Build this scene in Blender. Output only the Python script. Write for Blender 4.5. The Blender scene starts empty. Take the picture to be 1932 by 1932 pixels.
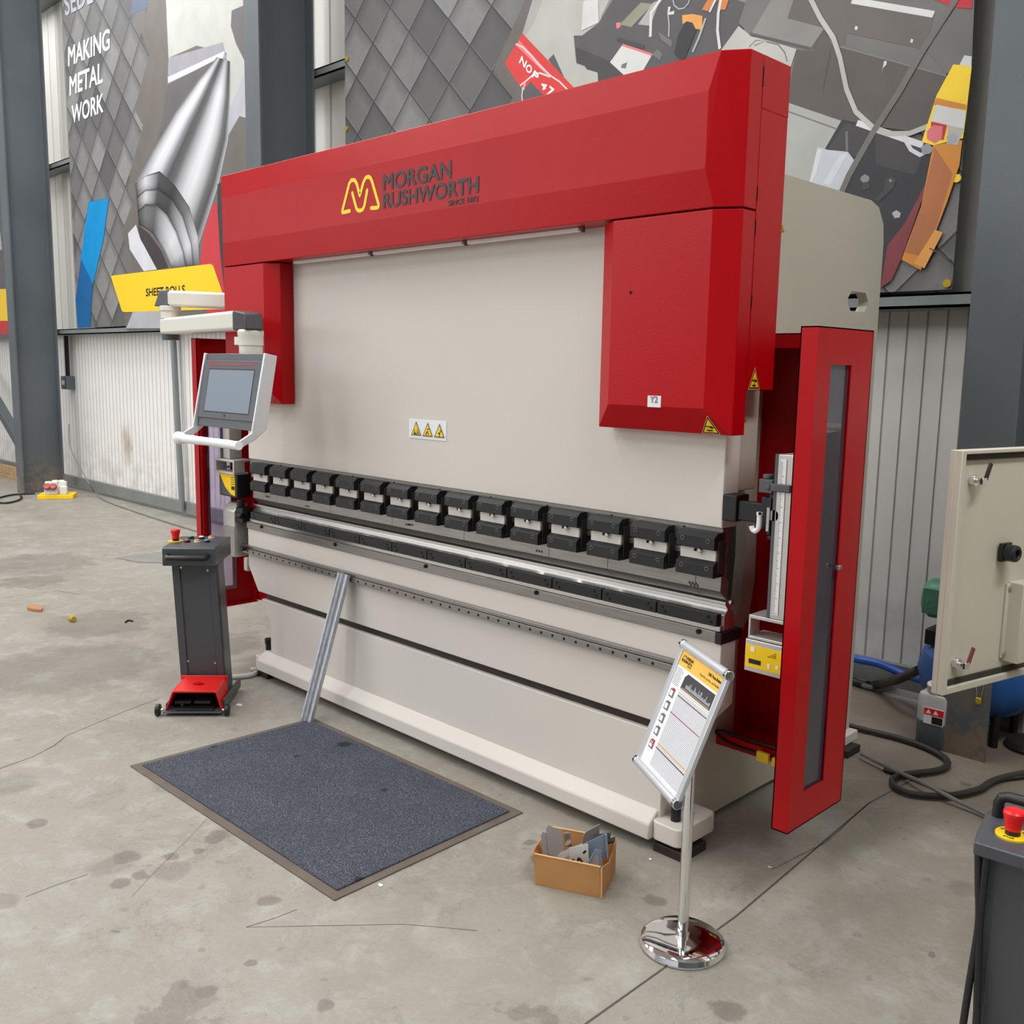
import bpy, bmesh, math, random
from mathutils import Vector, Matrix
random.seed(7)
S = bpy.context.scene
COL = S.collection

# ------------------------------------------------------------------ camera
YAW, PITCH, ROLL, FPX = map(float, (math.radians(44.83005), math.radians(8.38906), math.radians(-1.01699), 1830.636))
CAM = Vector((0, 0, 1.77))
_f = Vector((-math.sin(YAW)*math.cos(PITCH), math.cos(YAW)*math.cos(PITCH), -math.sin(PITCH)))
_r0 = Vector((math.cos(YAW), math.sin(YAW), 0)); _d0 = _f.cross(_r0)
_r = math.cos(ROLL)*_r0 + math.sin(ROLL)*_d0
_d = -math.sin(ROLL)*_r0 + math.cos(ROLL)*_d0
cam = bpy.data.cameras.new('camera'); camo = bpy.data.objects.new('camera', cam); COL.objects.link(camo)
camo.matrix_world = Matrix(((_r.x, -_d.x, -_f.x, CAM.x), (_r.y, -_d.y, -_f.y, CAM.y), (_r.z, -_d.z, -_f.z, CAM.z), (0, 0, 0, 1)))
cam.sensor_fit = 'HORIZONTAL'; cam.sensor_width = 36; cam.lens = FPX/1932*36; cam.clip_start = 0.05; cam.clip_end = 200
S.camera = camo

# ------------------------------------------------------------------ light
W = bpy.data.worlds.new('world'); S.world = W; W.use_nodes = True
W.node_tree.nodes['Background'].inputs[0].default_value = (0.94, 0.965, 1.0, 1)
_g = W.node_tree.nodes.new('ShaderNodeTexCoord'); _s = W.node_tree.nodes.new('ShaderNodeSeparateXYZ'); _m = W.node_tree.nodes.new('ShaderNodeMapRange')
for i, v in enumerate((0.02, 0.20, 0.34, 0.95)): _m.inputs[i+1].default_value = v
W.node_tree.links.new(_g.outputs['Generated'], _s.inputs[0]); W.node_tree.links.new(_s.outputs[2], _m.inputs[0]); W.node_tree.links.new(_m.outputs[0], W.node_tree.nodes['Background'].inputs[1])
def area(name, loc, size, power, col=(1, 0.97, 0.93), aim=(0, 0, -1)):
    L = bpy.data.lights.new(name, 'AREA'); L.shape = 'RECTANGLE'; L.size, L.size_y = size; L.energy = power; L.color = col
    o = bpy.data.objects.new(name, L); COL.objects.link(o); o.location = loc
    o.rotation_euler = Vector(aim).to_track_quat('-Z', 'Y').to_euler()
    o['kind'] = 'helper'
    return o
SKY = [(-12.5, -1.5), (-8.5, -1.5), (-4.5, -1.5), (-12.5, -6.5), (-8.5, -6.5), (-4.5, -6.5), (-0.5, -6.5), (-8.5, 2.6)]
for i, (x, y) in enumerate(SKY):
    area('overhead_light', (x, y, 7.6), (1.2, 4.2), 150 if y < 2 else 190, (0.97, 0.985, 1.0))
area('overhead_light', (2.2, 1.5, 7.6), (1.2, 4.2), 420, (0.97, 0.985, 1.0))  # added fill lamp, brightens the right-facing sides of the press
for x in (-14.5, -11, -2.5): area('overhead_light', (x, 3.2, 7.6), (1.2, 3.0), 190, (0.97, 0.985, 1.0))  # added fill lamps near the wall, lift columns and banners
area('door_light', (-16, -9, 2.6), (6, 4.5), 150, (1, 0.98, 0.96), (0.6, 0.8, -0.05))
area('window_light', (-14, -13.5, 6.2), (22, 2.6), 420, (0.97, 0.98, 1), (0.25, 1, -0.18))
S.view_settings.view_transform = 'Standard'; S.view_settings.look = 'None'; S.view_settings.gamma = 1
S.view_settings.use_curve_mapping = False
S.view_settings.exposure = 0.0
try:
    S.cycles.use_denoising = True; S.cycles.max_bounces = 8; S.cycles.diffuse_bounces = 4; S.cycles.sample_clamp_indirect = 6
except Exception: pass

# ------------------------------------------------------------------ measuring: a picture point on a true plane of the hall
def ray(p):
    return _r*((p[0]-966)/FPX) + _d*((p[1]-966)/FPX) + _f
def onz(p, z): v = ray(p); return CAM + v*((z-CAM.z)/v.z)
def ony(p, y): v = ray(p); return CAM + v*((y-CAM.y)/v.y)
def onx(p, x): v = ray(p); return CAM + v*((x-CAM.x)/v.x)
def onp(p, q, n): v = ray(p); n = Vector(n); return CAM + v*((Vector(q)-CAM).dot(n)/v.dot(n))
def depth(w): return (Vector(w)-CAM).dot(_f)

# ------------------------------------------------------------------ materials
def lin(c):
    return tuple((v/12.92 if v <= 0.04045 else ((v+0.055)/1.055)**2.4) for v in [x/255 for x in c])
MAT = {}
def mat(name, rgb, rough=0.5, metal=0.0, noise=None, bump=None, spec=0.5, coat=0.0):
    m = bpy.data.materials.new(name); m.use_nodes = True; nt = m.node_tree; b = nt.nodes['Principled BSDF']
    c = lin(rgb)+(1,)
    b.inputs['Base Color'].default_value = c; b.inputs['Roughness'].default_value = rough; b.inputs['Metallic'].default_value = metal
    b.inputs['Specular IOR Level'].default_value = spec
    if coat: b.inputs['Coat Weight'].default_value = coat; b.inputs['Coat Roughness'].default_value = 0.12
    geo = nt.nodes.new('ShaderNodeTexCoord')
    if noise:
        sc, amt = noise[:2]
        n = nt.nodes.new('ShaderNodeTexNoise'); n.inputs['Scale'].default_value = sc; n.inputs['Detail'].default_value = 6
        nt.links.new(geo.outputs['Object'], n.inputs['Vector'])
        if len(noise) > 2:
            mp = nt.nodes.new('ShaderNodeMapping'); mp.inputs['Scale'].default_value = noise[2]
            nt.links.new(geo.outputs['Object'], mp.inputs['Vector']); nt.links.new(mp.outputs[0], n.inputs['Vector'])
        r = nt.nodes.new('ShaderNodeValToRGB')
        r.color_ramp.elements[0].color = tuple(max(0, v*(1-amt)) for v in c[:3])+(1,)
        r.color_ramp.elements[1].color = tuple(min(1, v*(1+amt)) for v in c[:3])+(1,)
        r.color_ramp.elements[0].position = 0.3; r.color_ramp.elements[1].position = 0.7
        nt.links.new(n.outputs['Fac'], r.inputs['Fac']); nt.links.new(r.outputs[0], b.inputs['Base Color'])
    if bump:
        n = nt.nodes.new('ShaderNodeTexNoise'); n.inputs['Scale'].default_value = bump[0]; n.inputs['Detail'].default_value = 3
        nt.links.new(geo.outputs['Object'], n.inputs['Vector'])
        k = nt.nodes.new('ShaderNodeBump'); k.inputs['Strength'].default_value = bump[1]; k.inputs['Distance'].default_value = 0.002
        nt.links.new(n.outputs['Fac'], k.inputs['Height']); nt.links.new(k.outputs[0], b.inputs['Normal'])
    MAT[name] = m
    return m
mat('red', (176, 3, 14), 0.32, noise=(3, 0.04), bump=(190, 0.16), spec=0.24)
mat('red_plastic', (214, 30, 26), 0.35)
mat('beige', (211, 205, 197), 0.5, noise=(1.2, 0.025), bump=(300, 0.03), spec=0.35)
mat('frame_grey', (186, 181, 165), 0.5, noise=(1.5, 0.03), spec=0.35)
mat('cream', (222, 219, 208), 0.4)
mat('steel', (150, 146, 142), 0.34, 0.85, noise=(20, 0.12, (0.3, 6, 6)))
mat('bright_steel', (205, 203, 200), 0.22, 0.95, noise=(14, 0.1, (0.2, 8, 8)))
mat('galvanised', (178, 182, 188), 0.42, 0.45, noise=(24, 0.22, (6, 6, 0.5)))
mat('aluminium', (205, 203, 198), 0.38, 0.6, noise=(30, 0.05))
mat('silver_frame', (214, 216, 219), 0.3, 0.45)
mat('black_metal', (17, 17, 19), 0.45, 0.0, noise=(18, 0.15))
mat('dark_steel', (60, 52, 50), 0.5, 0.5, noise=(15, 0.2))
mat('joint_grey', (74, 70, 66), 0.6)  # dark tone of the floor joints and cracks
mat('hole', (8, 8, 8), 0.9)
mat('console', (66, 68, 73), 0.42, noise=(4, 0.04), bump=(350, 0.04), coat=0.15)
mat('plastic_dark', (82, 84, 88), 0.4)
mat('plastic_black', (24, 24, 25), 0.4)
mat('cap_dark', (56, 53, 55), 0.45)
mat('screen', (120, 132, 146), 0.12, coat=0.5)
mat('chrome', (235, 235, 236), 0.06, 1.0)
mat('white', (238, 238, 238), 0.45)
mat('paper', (240, 240, 246), 0.5)
mat('offwhite', (226, 222, 214), 0.5)
mat('label_white', (232, 232, 236), 0.4)
mat('yellow', (250, 205, 10), 0.4)
mat('sign_yellow', (236, 196, 10), 0.45)
mat('poster_yellow', (250, 196, 84), 0.5)
mat('warn_yellow', (246, 204, 30), 0.4)
mat('warn_orange', (240, 180, 120), 0.4)
mat('ink', (20, 16, 14), 0.5)
mat('logo_ink', (44, 42, 44), 0.45)
mat('logo_yellow', (255, 212, 6), 0.4)
mat('text_white', (242, 242, 238), 0.5)
mat('orange', (240, 130, 20), 0.35)
mat('blue_button', (40, 150, 205), 0.35)
mat('green_button', (60, 160, 120), 0.35)
mat('pink_button', (170, 40, 80), 0.35)
mat('red_button', (226, 20, 24), 0.32)
mat('cardboard', (190, 140, 90), 0.75, noise=(12, 0.08), spec=0.2)
mat('cardboard_edge', (226, 176, 124), 0.8, spec=0.2)
mat('plate_grey', (158, 152, 150), 0.45, 0.35, noise=(8, 0.1))
mat('plate_blue', (140, 152, 166), 0.35, 0.5, noise=(8, 0.1))
mat('rubber', (104, 94, 86), 0.8, noise=(10, 0.12), spec=0.2)
mat('cable_dark', (50, 45, 42), 0.5)
mat('cable_grey', (122, 120, 116), 0.5)
mat('cable_light', (196, 194, 188), 0.5)
mat('hose_blue', (30, 80, 170), 0.4)
mat('tank_blue', (30, 84, 150), 0.4, noise=(6, 0.12))
mat('motor_green', (78, 138, 112), 0.45, noise=(14, 0.2))
mat('can_plastic', (178, 180, 178), 0.5)
mat('can_dark', (84, 92, 96), 0.5)
mat('column', (86, 92, 96), 0.5, noise=(1.5, 0.06), spec=0.4)
mat('girt', (128, 134, 134), 0.42, 0.2, noise=(4, 0.07))
mat('rail', (132, 134, 132), 0.5, 0.2, noise=(6, 0.1))
mat('wood', (170, 140, 100), 0.7, noise=(8, 0.2))
mat('leaf', (170, 120, 80), 0.8)
mat('brass', (200, 170, 50), 0.35, 0.5)
mat('pale_red', (176, 82, 84), 0.5)
mat('cabinet', (200, 194, 178), 0.5, noise=(2, 0.03), spec=0.3)
mat('gasket', (52, 48, 42), 0.8)
mat('lens', (150, 150, 155), 0.2, 0.5)

# tinted polycarbonate window of the side guards
def glass(name, tint, alpha):
    m = bpy.data.materials.new(name); m.use_nodes = True; nt = m.node_tree; nt.nodes.clear()
    o = nt.nodes.new('ShaderNodeOutputMaterial'); t = nt.nodes.new('ShaderNodeBsdfTransparent'); g = nt.nodes.new('ShaderNodeBsdfGlossy')
    x = nt.nodes.new('ShaderNodeMixShader'); fr = nt.nodes.new('ShaderNodeFresnel'); fr.inputs[0].default_value = alpha
    t.inputs[0].default_value = lin(tint)+(1,); g.inputs['Roughness'].default_value = 0.04
    d = nt.nodes.new('ShaderNodeBsdfDiffuse'); d.inputs[0].default_value = lin((192, 186, 216))+(1,); y = nt.nodes.new('ShaderNodeMixShader'); y.inputs[0].default_value = 0.10
    nt.links.new(t.outputs[0], y.inputs[1]); nt.links.new(d.outputs[0], y.inputs[2])
    nt.links.new(fr.outputs[0], x.inputs[0]); nt.links.new(y.outputs[0], x.inputs[1]); nt.links.new(g.outputs[0], x.inputs[2]); nt.links.new(x.outputs[0], o.inputs[0])
    MAT[name] = m
glass('tinted_window', (240, 233, 249), 1.9)

class N:
    """small node-graph helper"""
    def __init__(s, name, rough=0.6, spec=0.4):
        s.m = bpy.data.materials.new(name); s.m.use_nodes = True; s.nt = s.m.node_tree; s.b = s.nt.nodes['Principled BSDF']
        s.b.inputs['Roughness'].default_value = rough; s.b.inputs['Specular IOR Level'].default_value = spec
        MAT[name] = s.m
        s.pos = s.nt.nodes.new('ShaderNodeNewGeometry').outputs['Position']
    def put(s, sock, v):
        if hasattr(v, 'links') or isinstance(v, bpy.types.NodeSocket): s.nt.links.new(v, sock)
        else: sock.default_value = v
    def math(s, op, a, b=0.0, c=None, clamp=False):
        n = s.nt.nodes.new('ShaderNodeMath'); n.operation = op; n.use_clamp = clamp
        s.put(n.inputs[0], a); s.put(n.inputs[1], b)
        if c is not None: s.put(n.inputs[2], c)
        return n.outputs[0]
    def vec(s, op, a, b=(0, 0, 0)):
        n = s.nt.nodes.new('ShaderNodeVectorMath'); n.operation = op; s.put(n.inputs[0], a)
        if op == 'SCALE': s.put(n.inputs['Scale'], b)
        else: s.put(n.inputs[1], b)
        return n.outputs['Value'] if op in ('DOT_PRODUCT', 'LENGTH', 'DISTANCE') else n.outputs['Vector']
    def noise(s, scale, detail=5, vec=None, rough=0.55, out='Fac'):
        n = s.nt.nodes.new('ShaderNodeTexNoise'); n.inputs['Scale'].default_value = scale; n.inputs['Detail'].default_value = detail; n.inputs['Roughness'].default_value = rough
        s.put(n.inputs['Vector'], vec if vec is not None else s.pos); return n.outputs[out]
    def ramp(s, f, stops):
        n = s.nt.nodes.new('ShaderNodeValToRGB'); e = n.color_ramp.elements
        e[0].position, e[0].color = stops[0][0], stops[0][1]; e[1].position, e[1].color = stops[-1][0], stops[-1][1]
        for p, c in stops[1:-1]:
            k = e.new(p); k.color = c
        s.put(n.inputs[0], f); return n.outputs[0]
    def rng(s, f, a, b, c=0.0, d=1.0):
        n = s.nt.nodes.new('ShaderNodeMapRange'); s.put(n.inputs[0], f)
        for i, v in enumerate((a, b, c, d)): n.inputs[i+1].default_value = v
        return n.outputs[0]
    def mix(s, f, a, b, mode='MIX'):
        n = s.nt.nodes.new('ShaderNodeMix'); n.data_type = 'RGBA'; n.blend_type = mode
        s.put(n.inputs[0], f); s.put(n.inputs[6], a); s.put(n.inputs[7], b); return n.outputs[2]
    def combine(s, x, y, z):
        n = s.nt.nodes.new('ShaderNodeCombineXYZ'); s.put(n.inputs[0], x); s.put(n.inputs[1], y); s.put(n.inputs[2], z); return n.outputs[0]
    def sep(s, v):
        n = s.nt.nodes.new('ShaderNodeSeparateXYZ'); s.put(n.inputs[0], v); return n.outputs
    def color(s, v): s.put(s.b.inputs['Base Color'], v)
    def bump(s, h, strength=0.3, dist=0.003):
        k = s.nt.nodes.new('ShaderNodeBump'); k.inputs['Strength'].default_value = strength; k.inputs['Distance'].default_value = dist
        s.put(k.inputs['Height'], h); s.nt.links.new(k.outputs[0], s.b.inputs['Normal'])
def C4(rgb): return lin(rgb)+(1,)

# worn concrete floor with stains, scratches, ground-in dirt and some painted shade
def make_floor_mat():
    n = N('concrete', 0.55, 0.3)
    p = n.pos
    warp = n.vec('ADD', p, n.vec('SCALE', n.noise(2.2, 4, out='Color'), 0.35))
    big = n.noise(0.55, 6, warp); mid = n.noise(3.2, 7, warp, 0.62); fine = n.noise(45, 6, rough=0.7)
    streak = n.noise(1.0, 6, n.vec('MULTIPLY', p, (2.0, 9.0, 1)), 0.65)
    c = n.ramp(big, [(0.3, C4((150, 143, 131))), (0.5, C4((155, 150, 140))), (0.68, C4((160, 156, 148)))])
    c = n.mix(n.rng(mid, 0.36, 0.70, 0.45, 0.0), c, C4((134, 127, 116)))
    c = n.mix(n.rng(streak, 0.56, 0.74, 0, 0.22), c, C4((126, 119, 108)))
    c = n.mix(n.rng(fine, 0.35, 0.7, 0, 0.22), c, C4((118, 112, 103)))
    speck = n.noise(120, 2); c = n.mix(n.rng(speck, 0.68, 0.75, 0, 0.6), c, C4((96, 90, 82)))
    cloud = n.noise(7, 8, warp, 0.68); c = n.mix(n.rng(cloud, 0.50, 0.68, 0, 0.45), c, C4((176, 174, 166)))
    cloud2 = n.noise(1.4, 9, n.vec('ADD', warp, (5, 3, 0)), 0.7); c = n.mix(n.rng(cloud2, 0.50, 0.72, 0, 0.55), c, C4((126, 120, 108)))
    vein = n.math('ABSOLUTE', n.math('SUBTRACT', n.noise(5.5, 8, warp, 0.7), 0.5)); c = n.mix(n.math('MULTIPLY', n.rng(vein, 0.0, 0.012, 0.5, 0), n.rng(cloud2, 0.42, 0.6)), c, C4((96, 92, 84)))
    spot2 = n.noise(16, 3, rough=0.4); c = n.mix(n.rng(spot2, 0.68, 0.72, 0, 0.4), c, C4((112, 106, 96)))
    # round oil marks and older damp patches (picture x, y, half width)
    spots = [(68,1553,16),(205,1634,36),(238,1618,24),(326,1613,15),(325,1642,34),(267,1651,16),(228,1667,18),(411,1578,24),(378,1604,10),(508,1699,18),(474,1816,10),
             (612,1898,18),(2,1700,30),(225,1754,8),(1372,1908,26),(1824,1678,30),(1755,1799,10),(1825,1480,9),(1000,1590,12),(1010,1620,14),(385,1870,22),(1240,1700,20),
             (330,1480,40),(20,1480,45),(700,1580,10)]
    tot = None
    wob = n.vec('SCALE', n.vec('SUBTRACT', n.noise(9, 4, out='Color'), (0.5, 0.5, 0.5)), 0.09)
    pw = n.vec('MULTIPLY', n.vec('ADD', p, wob), (1, 1, 0))
    for x, y, w in spots:
        q = onz((x, y), 0); r = w*depth(q)/FPX*1.05
        f = n.rng(n.vec('DISTANCE', pw, (q.x, q.y, 0.0)), r*0.8, r*1.15, 0.5 if w < 30 else 0.3, 0.0)
        tot = f if tot is None else n.math('MAXIMUM', tot, f)
    for x, y, w in [(190, 1176, 105), (60, 1064, 110), (60, 1098, 60), (300, 1052, 60), (420, 1215, 80), (130, 1260, 170), (1000, 1930, 60), (330, 1900, 70)]:
        q = onz((x, y), 0); r = w*depth(q)/FPX
        f = n.rng(n.vec('DISTANCE', n.vec('MULTIPLY', n.vec('ADD', p, n.vec('SCALE', wob, 5.0)), (1, 1, 0)), (q.x, q.y, 0.0)), r*0.75, r*1.05, 0.34, 0.0)
        tot = n.math('MAXIMUM', tot, f)
    c = n.mix(tot, c, C4((84, 78, 69)))
    # brown dirt and shade, painted into the colour towards the wall behind the machine
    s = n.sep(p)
    dirt_shade = n.math('MULTIPLY', n.rng(s[1], 3.6, 4.9, 0, 0.75), n.rng(s[0], -3.6, -2.2, 0, 1))
    c = n.mix(dirt_shade, c, C4((104, 86, 72)))
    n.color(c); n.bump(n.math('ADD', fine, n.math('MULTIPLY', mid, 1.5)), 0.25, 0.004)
    n.put(n.b.inputs['Roughness'], n.rng(mid, 0.3, 0.7, 0.42, 0.68))
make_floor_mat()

# painted columns, dirty and chipped at the foot
n = N('column_paint', 0.5, 0.4); z_ = n.sep(n.pos)[2]; nz_ = n.noise(7, 8, rough=0.7)
c = n.mix(n.rng(n.noise(1.2, 5), 0.35, 0.7), C4((82, 89, 93)), C4((92, 98, 102)))
c = n.mix(n.math('MULTIPLY', n.rng(z_, 0.02, 0.55, 1, 0), n.rng(nz_, 0.44, 0.56)), c, C4((128, 110, 92)))
c = n.mix(n.math('MULTIPLY', n.rng(z_, 0.2, 0.6, 0.8, 0.15), n.rng(n.noise(40, 3), 0.70, 0.74)), c, C4((190, 190, 186))); n.color(c)

# profiled white cladding of the wall, narrow ribs
def make_clad(name, pitch, rgb, dirt_shade):
    n = N(name, 0.5, 0.3); s = n.sep(n.pos)
    t = n.math('FRACT', n.math('DIVIDE', s[0], pitch))
    d = n.math('ABSOLUTE', n.math('SUBTRACT', t, 0.5))
    line = n.rng(d, 0.0, 0.07, 0.0, 1.0)
    blot = n.noise(1.6, 6); low = n.rng(s[2], 0.0, 0.9, dirt_shade, 0.0)
    c = n.mix(n.rng(blot, 0.45, 0.75, 0, 0.18), C4(rgb), C4((196, 188, 172)))
    c = n.mix(n.math('MULTIPLY', low, n.rng(n.noise(5, 6), 0.4, 0.65)), c, C4((150, 138, 122)))
    q = Vector((ony((240, 838), 5.28)))
    smear = n.rng(n.vec('LENGTH', n.vec('MULTIPLY', n.vec('SUBTRACT', n.vec('ADD', n.pos, n.vec('SCALE', n.noise(6, 4, out='Color'), 0.25)), (q.x+.12, q.y, q.z+.12)), (1.6, 0, 1.0))), 0.04, 0.30, 0.75, 0)
    c = n.mix(smear, c, C4((160, 140, 110)))
    n.color(n.mix(line, C4(tuple(int(v*0.78) for v in rgb)), c)); n.bump(line, 0.8, 0.012)
make_clad('clad_low', 0.105, (232, 229, 226), 0.5)
make_clad('clad_high', 0.25, (214, 211, 204), 0.0)

# carpet of the entrance mat
n = N('carpet', 0.95, 0.1)
f = n.noise(190, 3, rough=0.8); g = n.noise(6, 5)
c = n.ramp(f, [(0.34, C4((46, 47, 53))), (0.52, C4((82, 85, 93))), (0.68, C4((138, 142, 153)))])
c = n.mix(n.rng(g, 0.35, 0.6, 0.35, 0), c, C4((70, 72, 80)))
for x, y, w in [(650, 1404, 15), (725, 1491, 8), (678, 1658, 11), (560, 1427, 6), (403, 1408, 7)]:
    q = onz((x, y), 0.012); r = w*depth(q)/FPX
    c = n.mix(n.rng(n.vec('DISTANCE', n.vec('MULTIPLY', n.vec('ADD', n.pos, n.vec('SCALE', n.noise(25, 3, out='Color'), 0.02)), (1, 1, 0)), (q.x+.01, q.y+.01, 0)), r*.6, r*1.2, 0.75, 0), c, C4((40, 38, 38)))
n.color(c); n.bump(f, 0.9, 0.006)

# printed rhombus tiles of the big banners
BY = 5.07
def make_tiles(name, T, Lf, Rt):
    n = N(name, 0.55, 0.25)
    T, Lf, Rt = ony(T, BY), ony(Lf, BY), ony(Rt, BY)
    a, b = (Rt-T), (Lf-T)
    det = a.x*b.z - a.z*b.x
    s = n.sep(n.vec('SUBTRACT', n.pos, tuple(T)))
    ua = n.math('ADD', n.math('MULTIPLY', s[0], b.z/det), n.math('MULTIPLY', s[2], -b.x/det))
    ub = n.math('ADD', n.math('MULTIPLY', s[0], -a.z/det), n.math('MULTIPLY', s[2], a.x/det))
    fa, fb = n.math('FRACT', ua), n.math('FRACT', ub)
    cell = n.combine(n.math('FLOOR', ua), n.math('FLOOR', ub), 0.0)
    w = n.nt.nodes.new('ShaderNodeTexWhiteNoise'); n.put(w.inputs['Vector'], cell)
    base = n.ramp(w.outputs['Value'], [(0.0, C4((84, 82, 83))), (0.5, C4((118, 117, 116))), (1.0, C4((138, 137, 136)))])
    base = n.mix(n.rng(n.noise(4, 7, rough=0.7), 0.35, 0.7, 0.0, 0.4), base, C4((92, 90, 90)))
    edge = n.math('MINIMUM', n.rng(fa, 0.0, 0.05, 0, 1), n.rng(fb, 0.0, 0.05, 0, 1))
    near = n.math('MINIMUM', n.rng(fa, 0.0, 0.32, 0, 1), n.rng(fb, 0.0, 0.32, 0, 1))
    hi = n.math('MAXIMUM', n.rng(fa, 0.95, 0.99, 0, 0.12), n.rng(fb, 0.95, 0.99, 0, 0.12))
    c = n.mix(n.math('MULTIPLY', n.math('SUBTRACT', 1.0, near), 0.55), base, C4((62, 60, 62)))
    c = n.mix(hi, c, C4((160, 160, 158)))
    c = n.mix(edge, C4((38, 37, 38)), c)
    n.color(c)
    return n
make_tiles('banner_tiles', (735.8, 11.6), (703.3, 79.5), (771.6, 58))
make_tiles('banner_tiles_large', (244.4, 36.2), (228.4, 91.1), (263.6, 71.4))
def print_mat(name, rgb, amt=0.08, sc=4): return mat(name, rgb, 0.55, noise=(sc, amt), spec=0.25)
for nm, rgb in dict(p_floor=(178, 178, 170), p_floor2=(164, 164, 160), p_dark=(88, 86, 87), p_dark2=(72, 70, 71), p_mid=(112, 110, 108), p_mid2=(134, 131, 128), p_brown=(94, 88, 85), p_black=(60, 59, 62), p_red=(206, 60, 58), p_redlight=(228, 120, 124),
                    p_white=(206, 206, 204), p_orange=(222, 158, 84), p_rust=(200, 122, 72), p_yellow=(244, 208, 62), p_amber=(206, 138, 62), p_copper=(176, 112, 74), p_maroon=(128, 66, 70), p_olive=(142, 140, 122), p_foil=(186, 190, 196), p_cable=(178, 176, 172),
                    p_bar=(112, 108, 104), p_pink=(212, 118, 122), p_blue=(6, 132, 192), p_navy=(22, 90, 142), p_slate=(90, 98, 116), p_l1=(200, 200, 206), p_l2=(166, 166, 172), p_l3=(146, 144, 150), p_l4=(96, 92, 94), p_l5=(62, 56, 56),
                    p_pale=(176, 176, 170), p_taupe=(104, 98, 94), p_crim=(186, 58, 66)).items():
    print_mat(nm, rgb)

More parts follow.
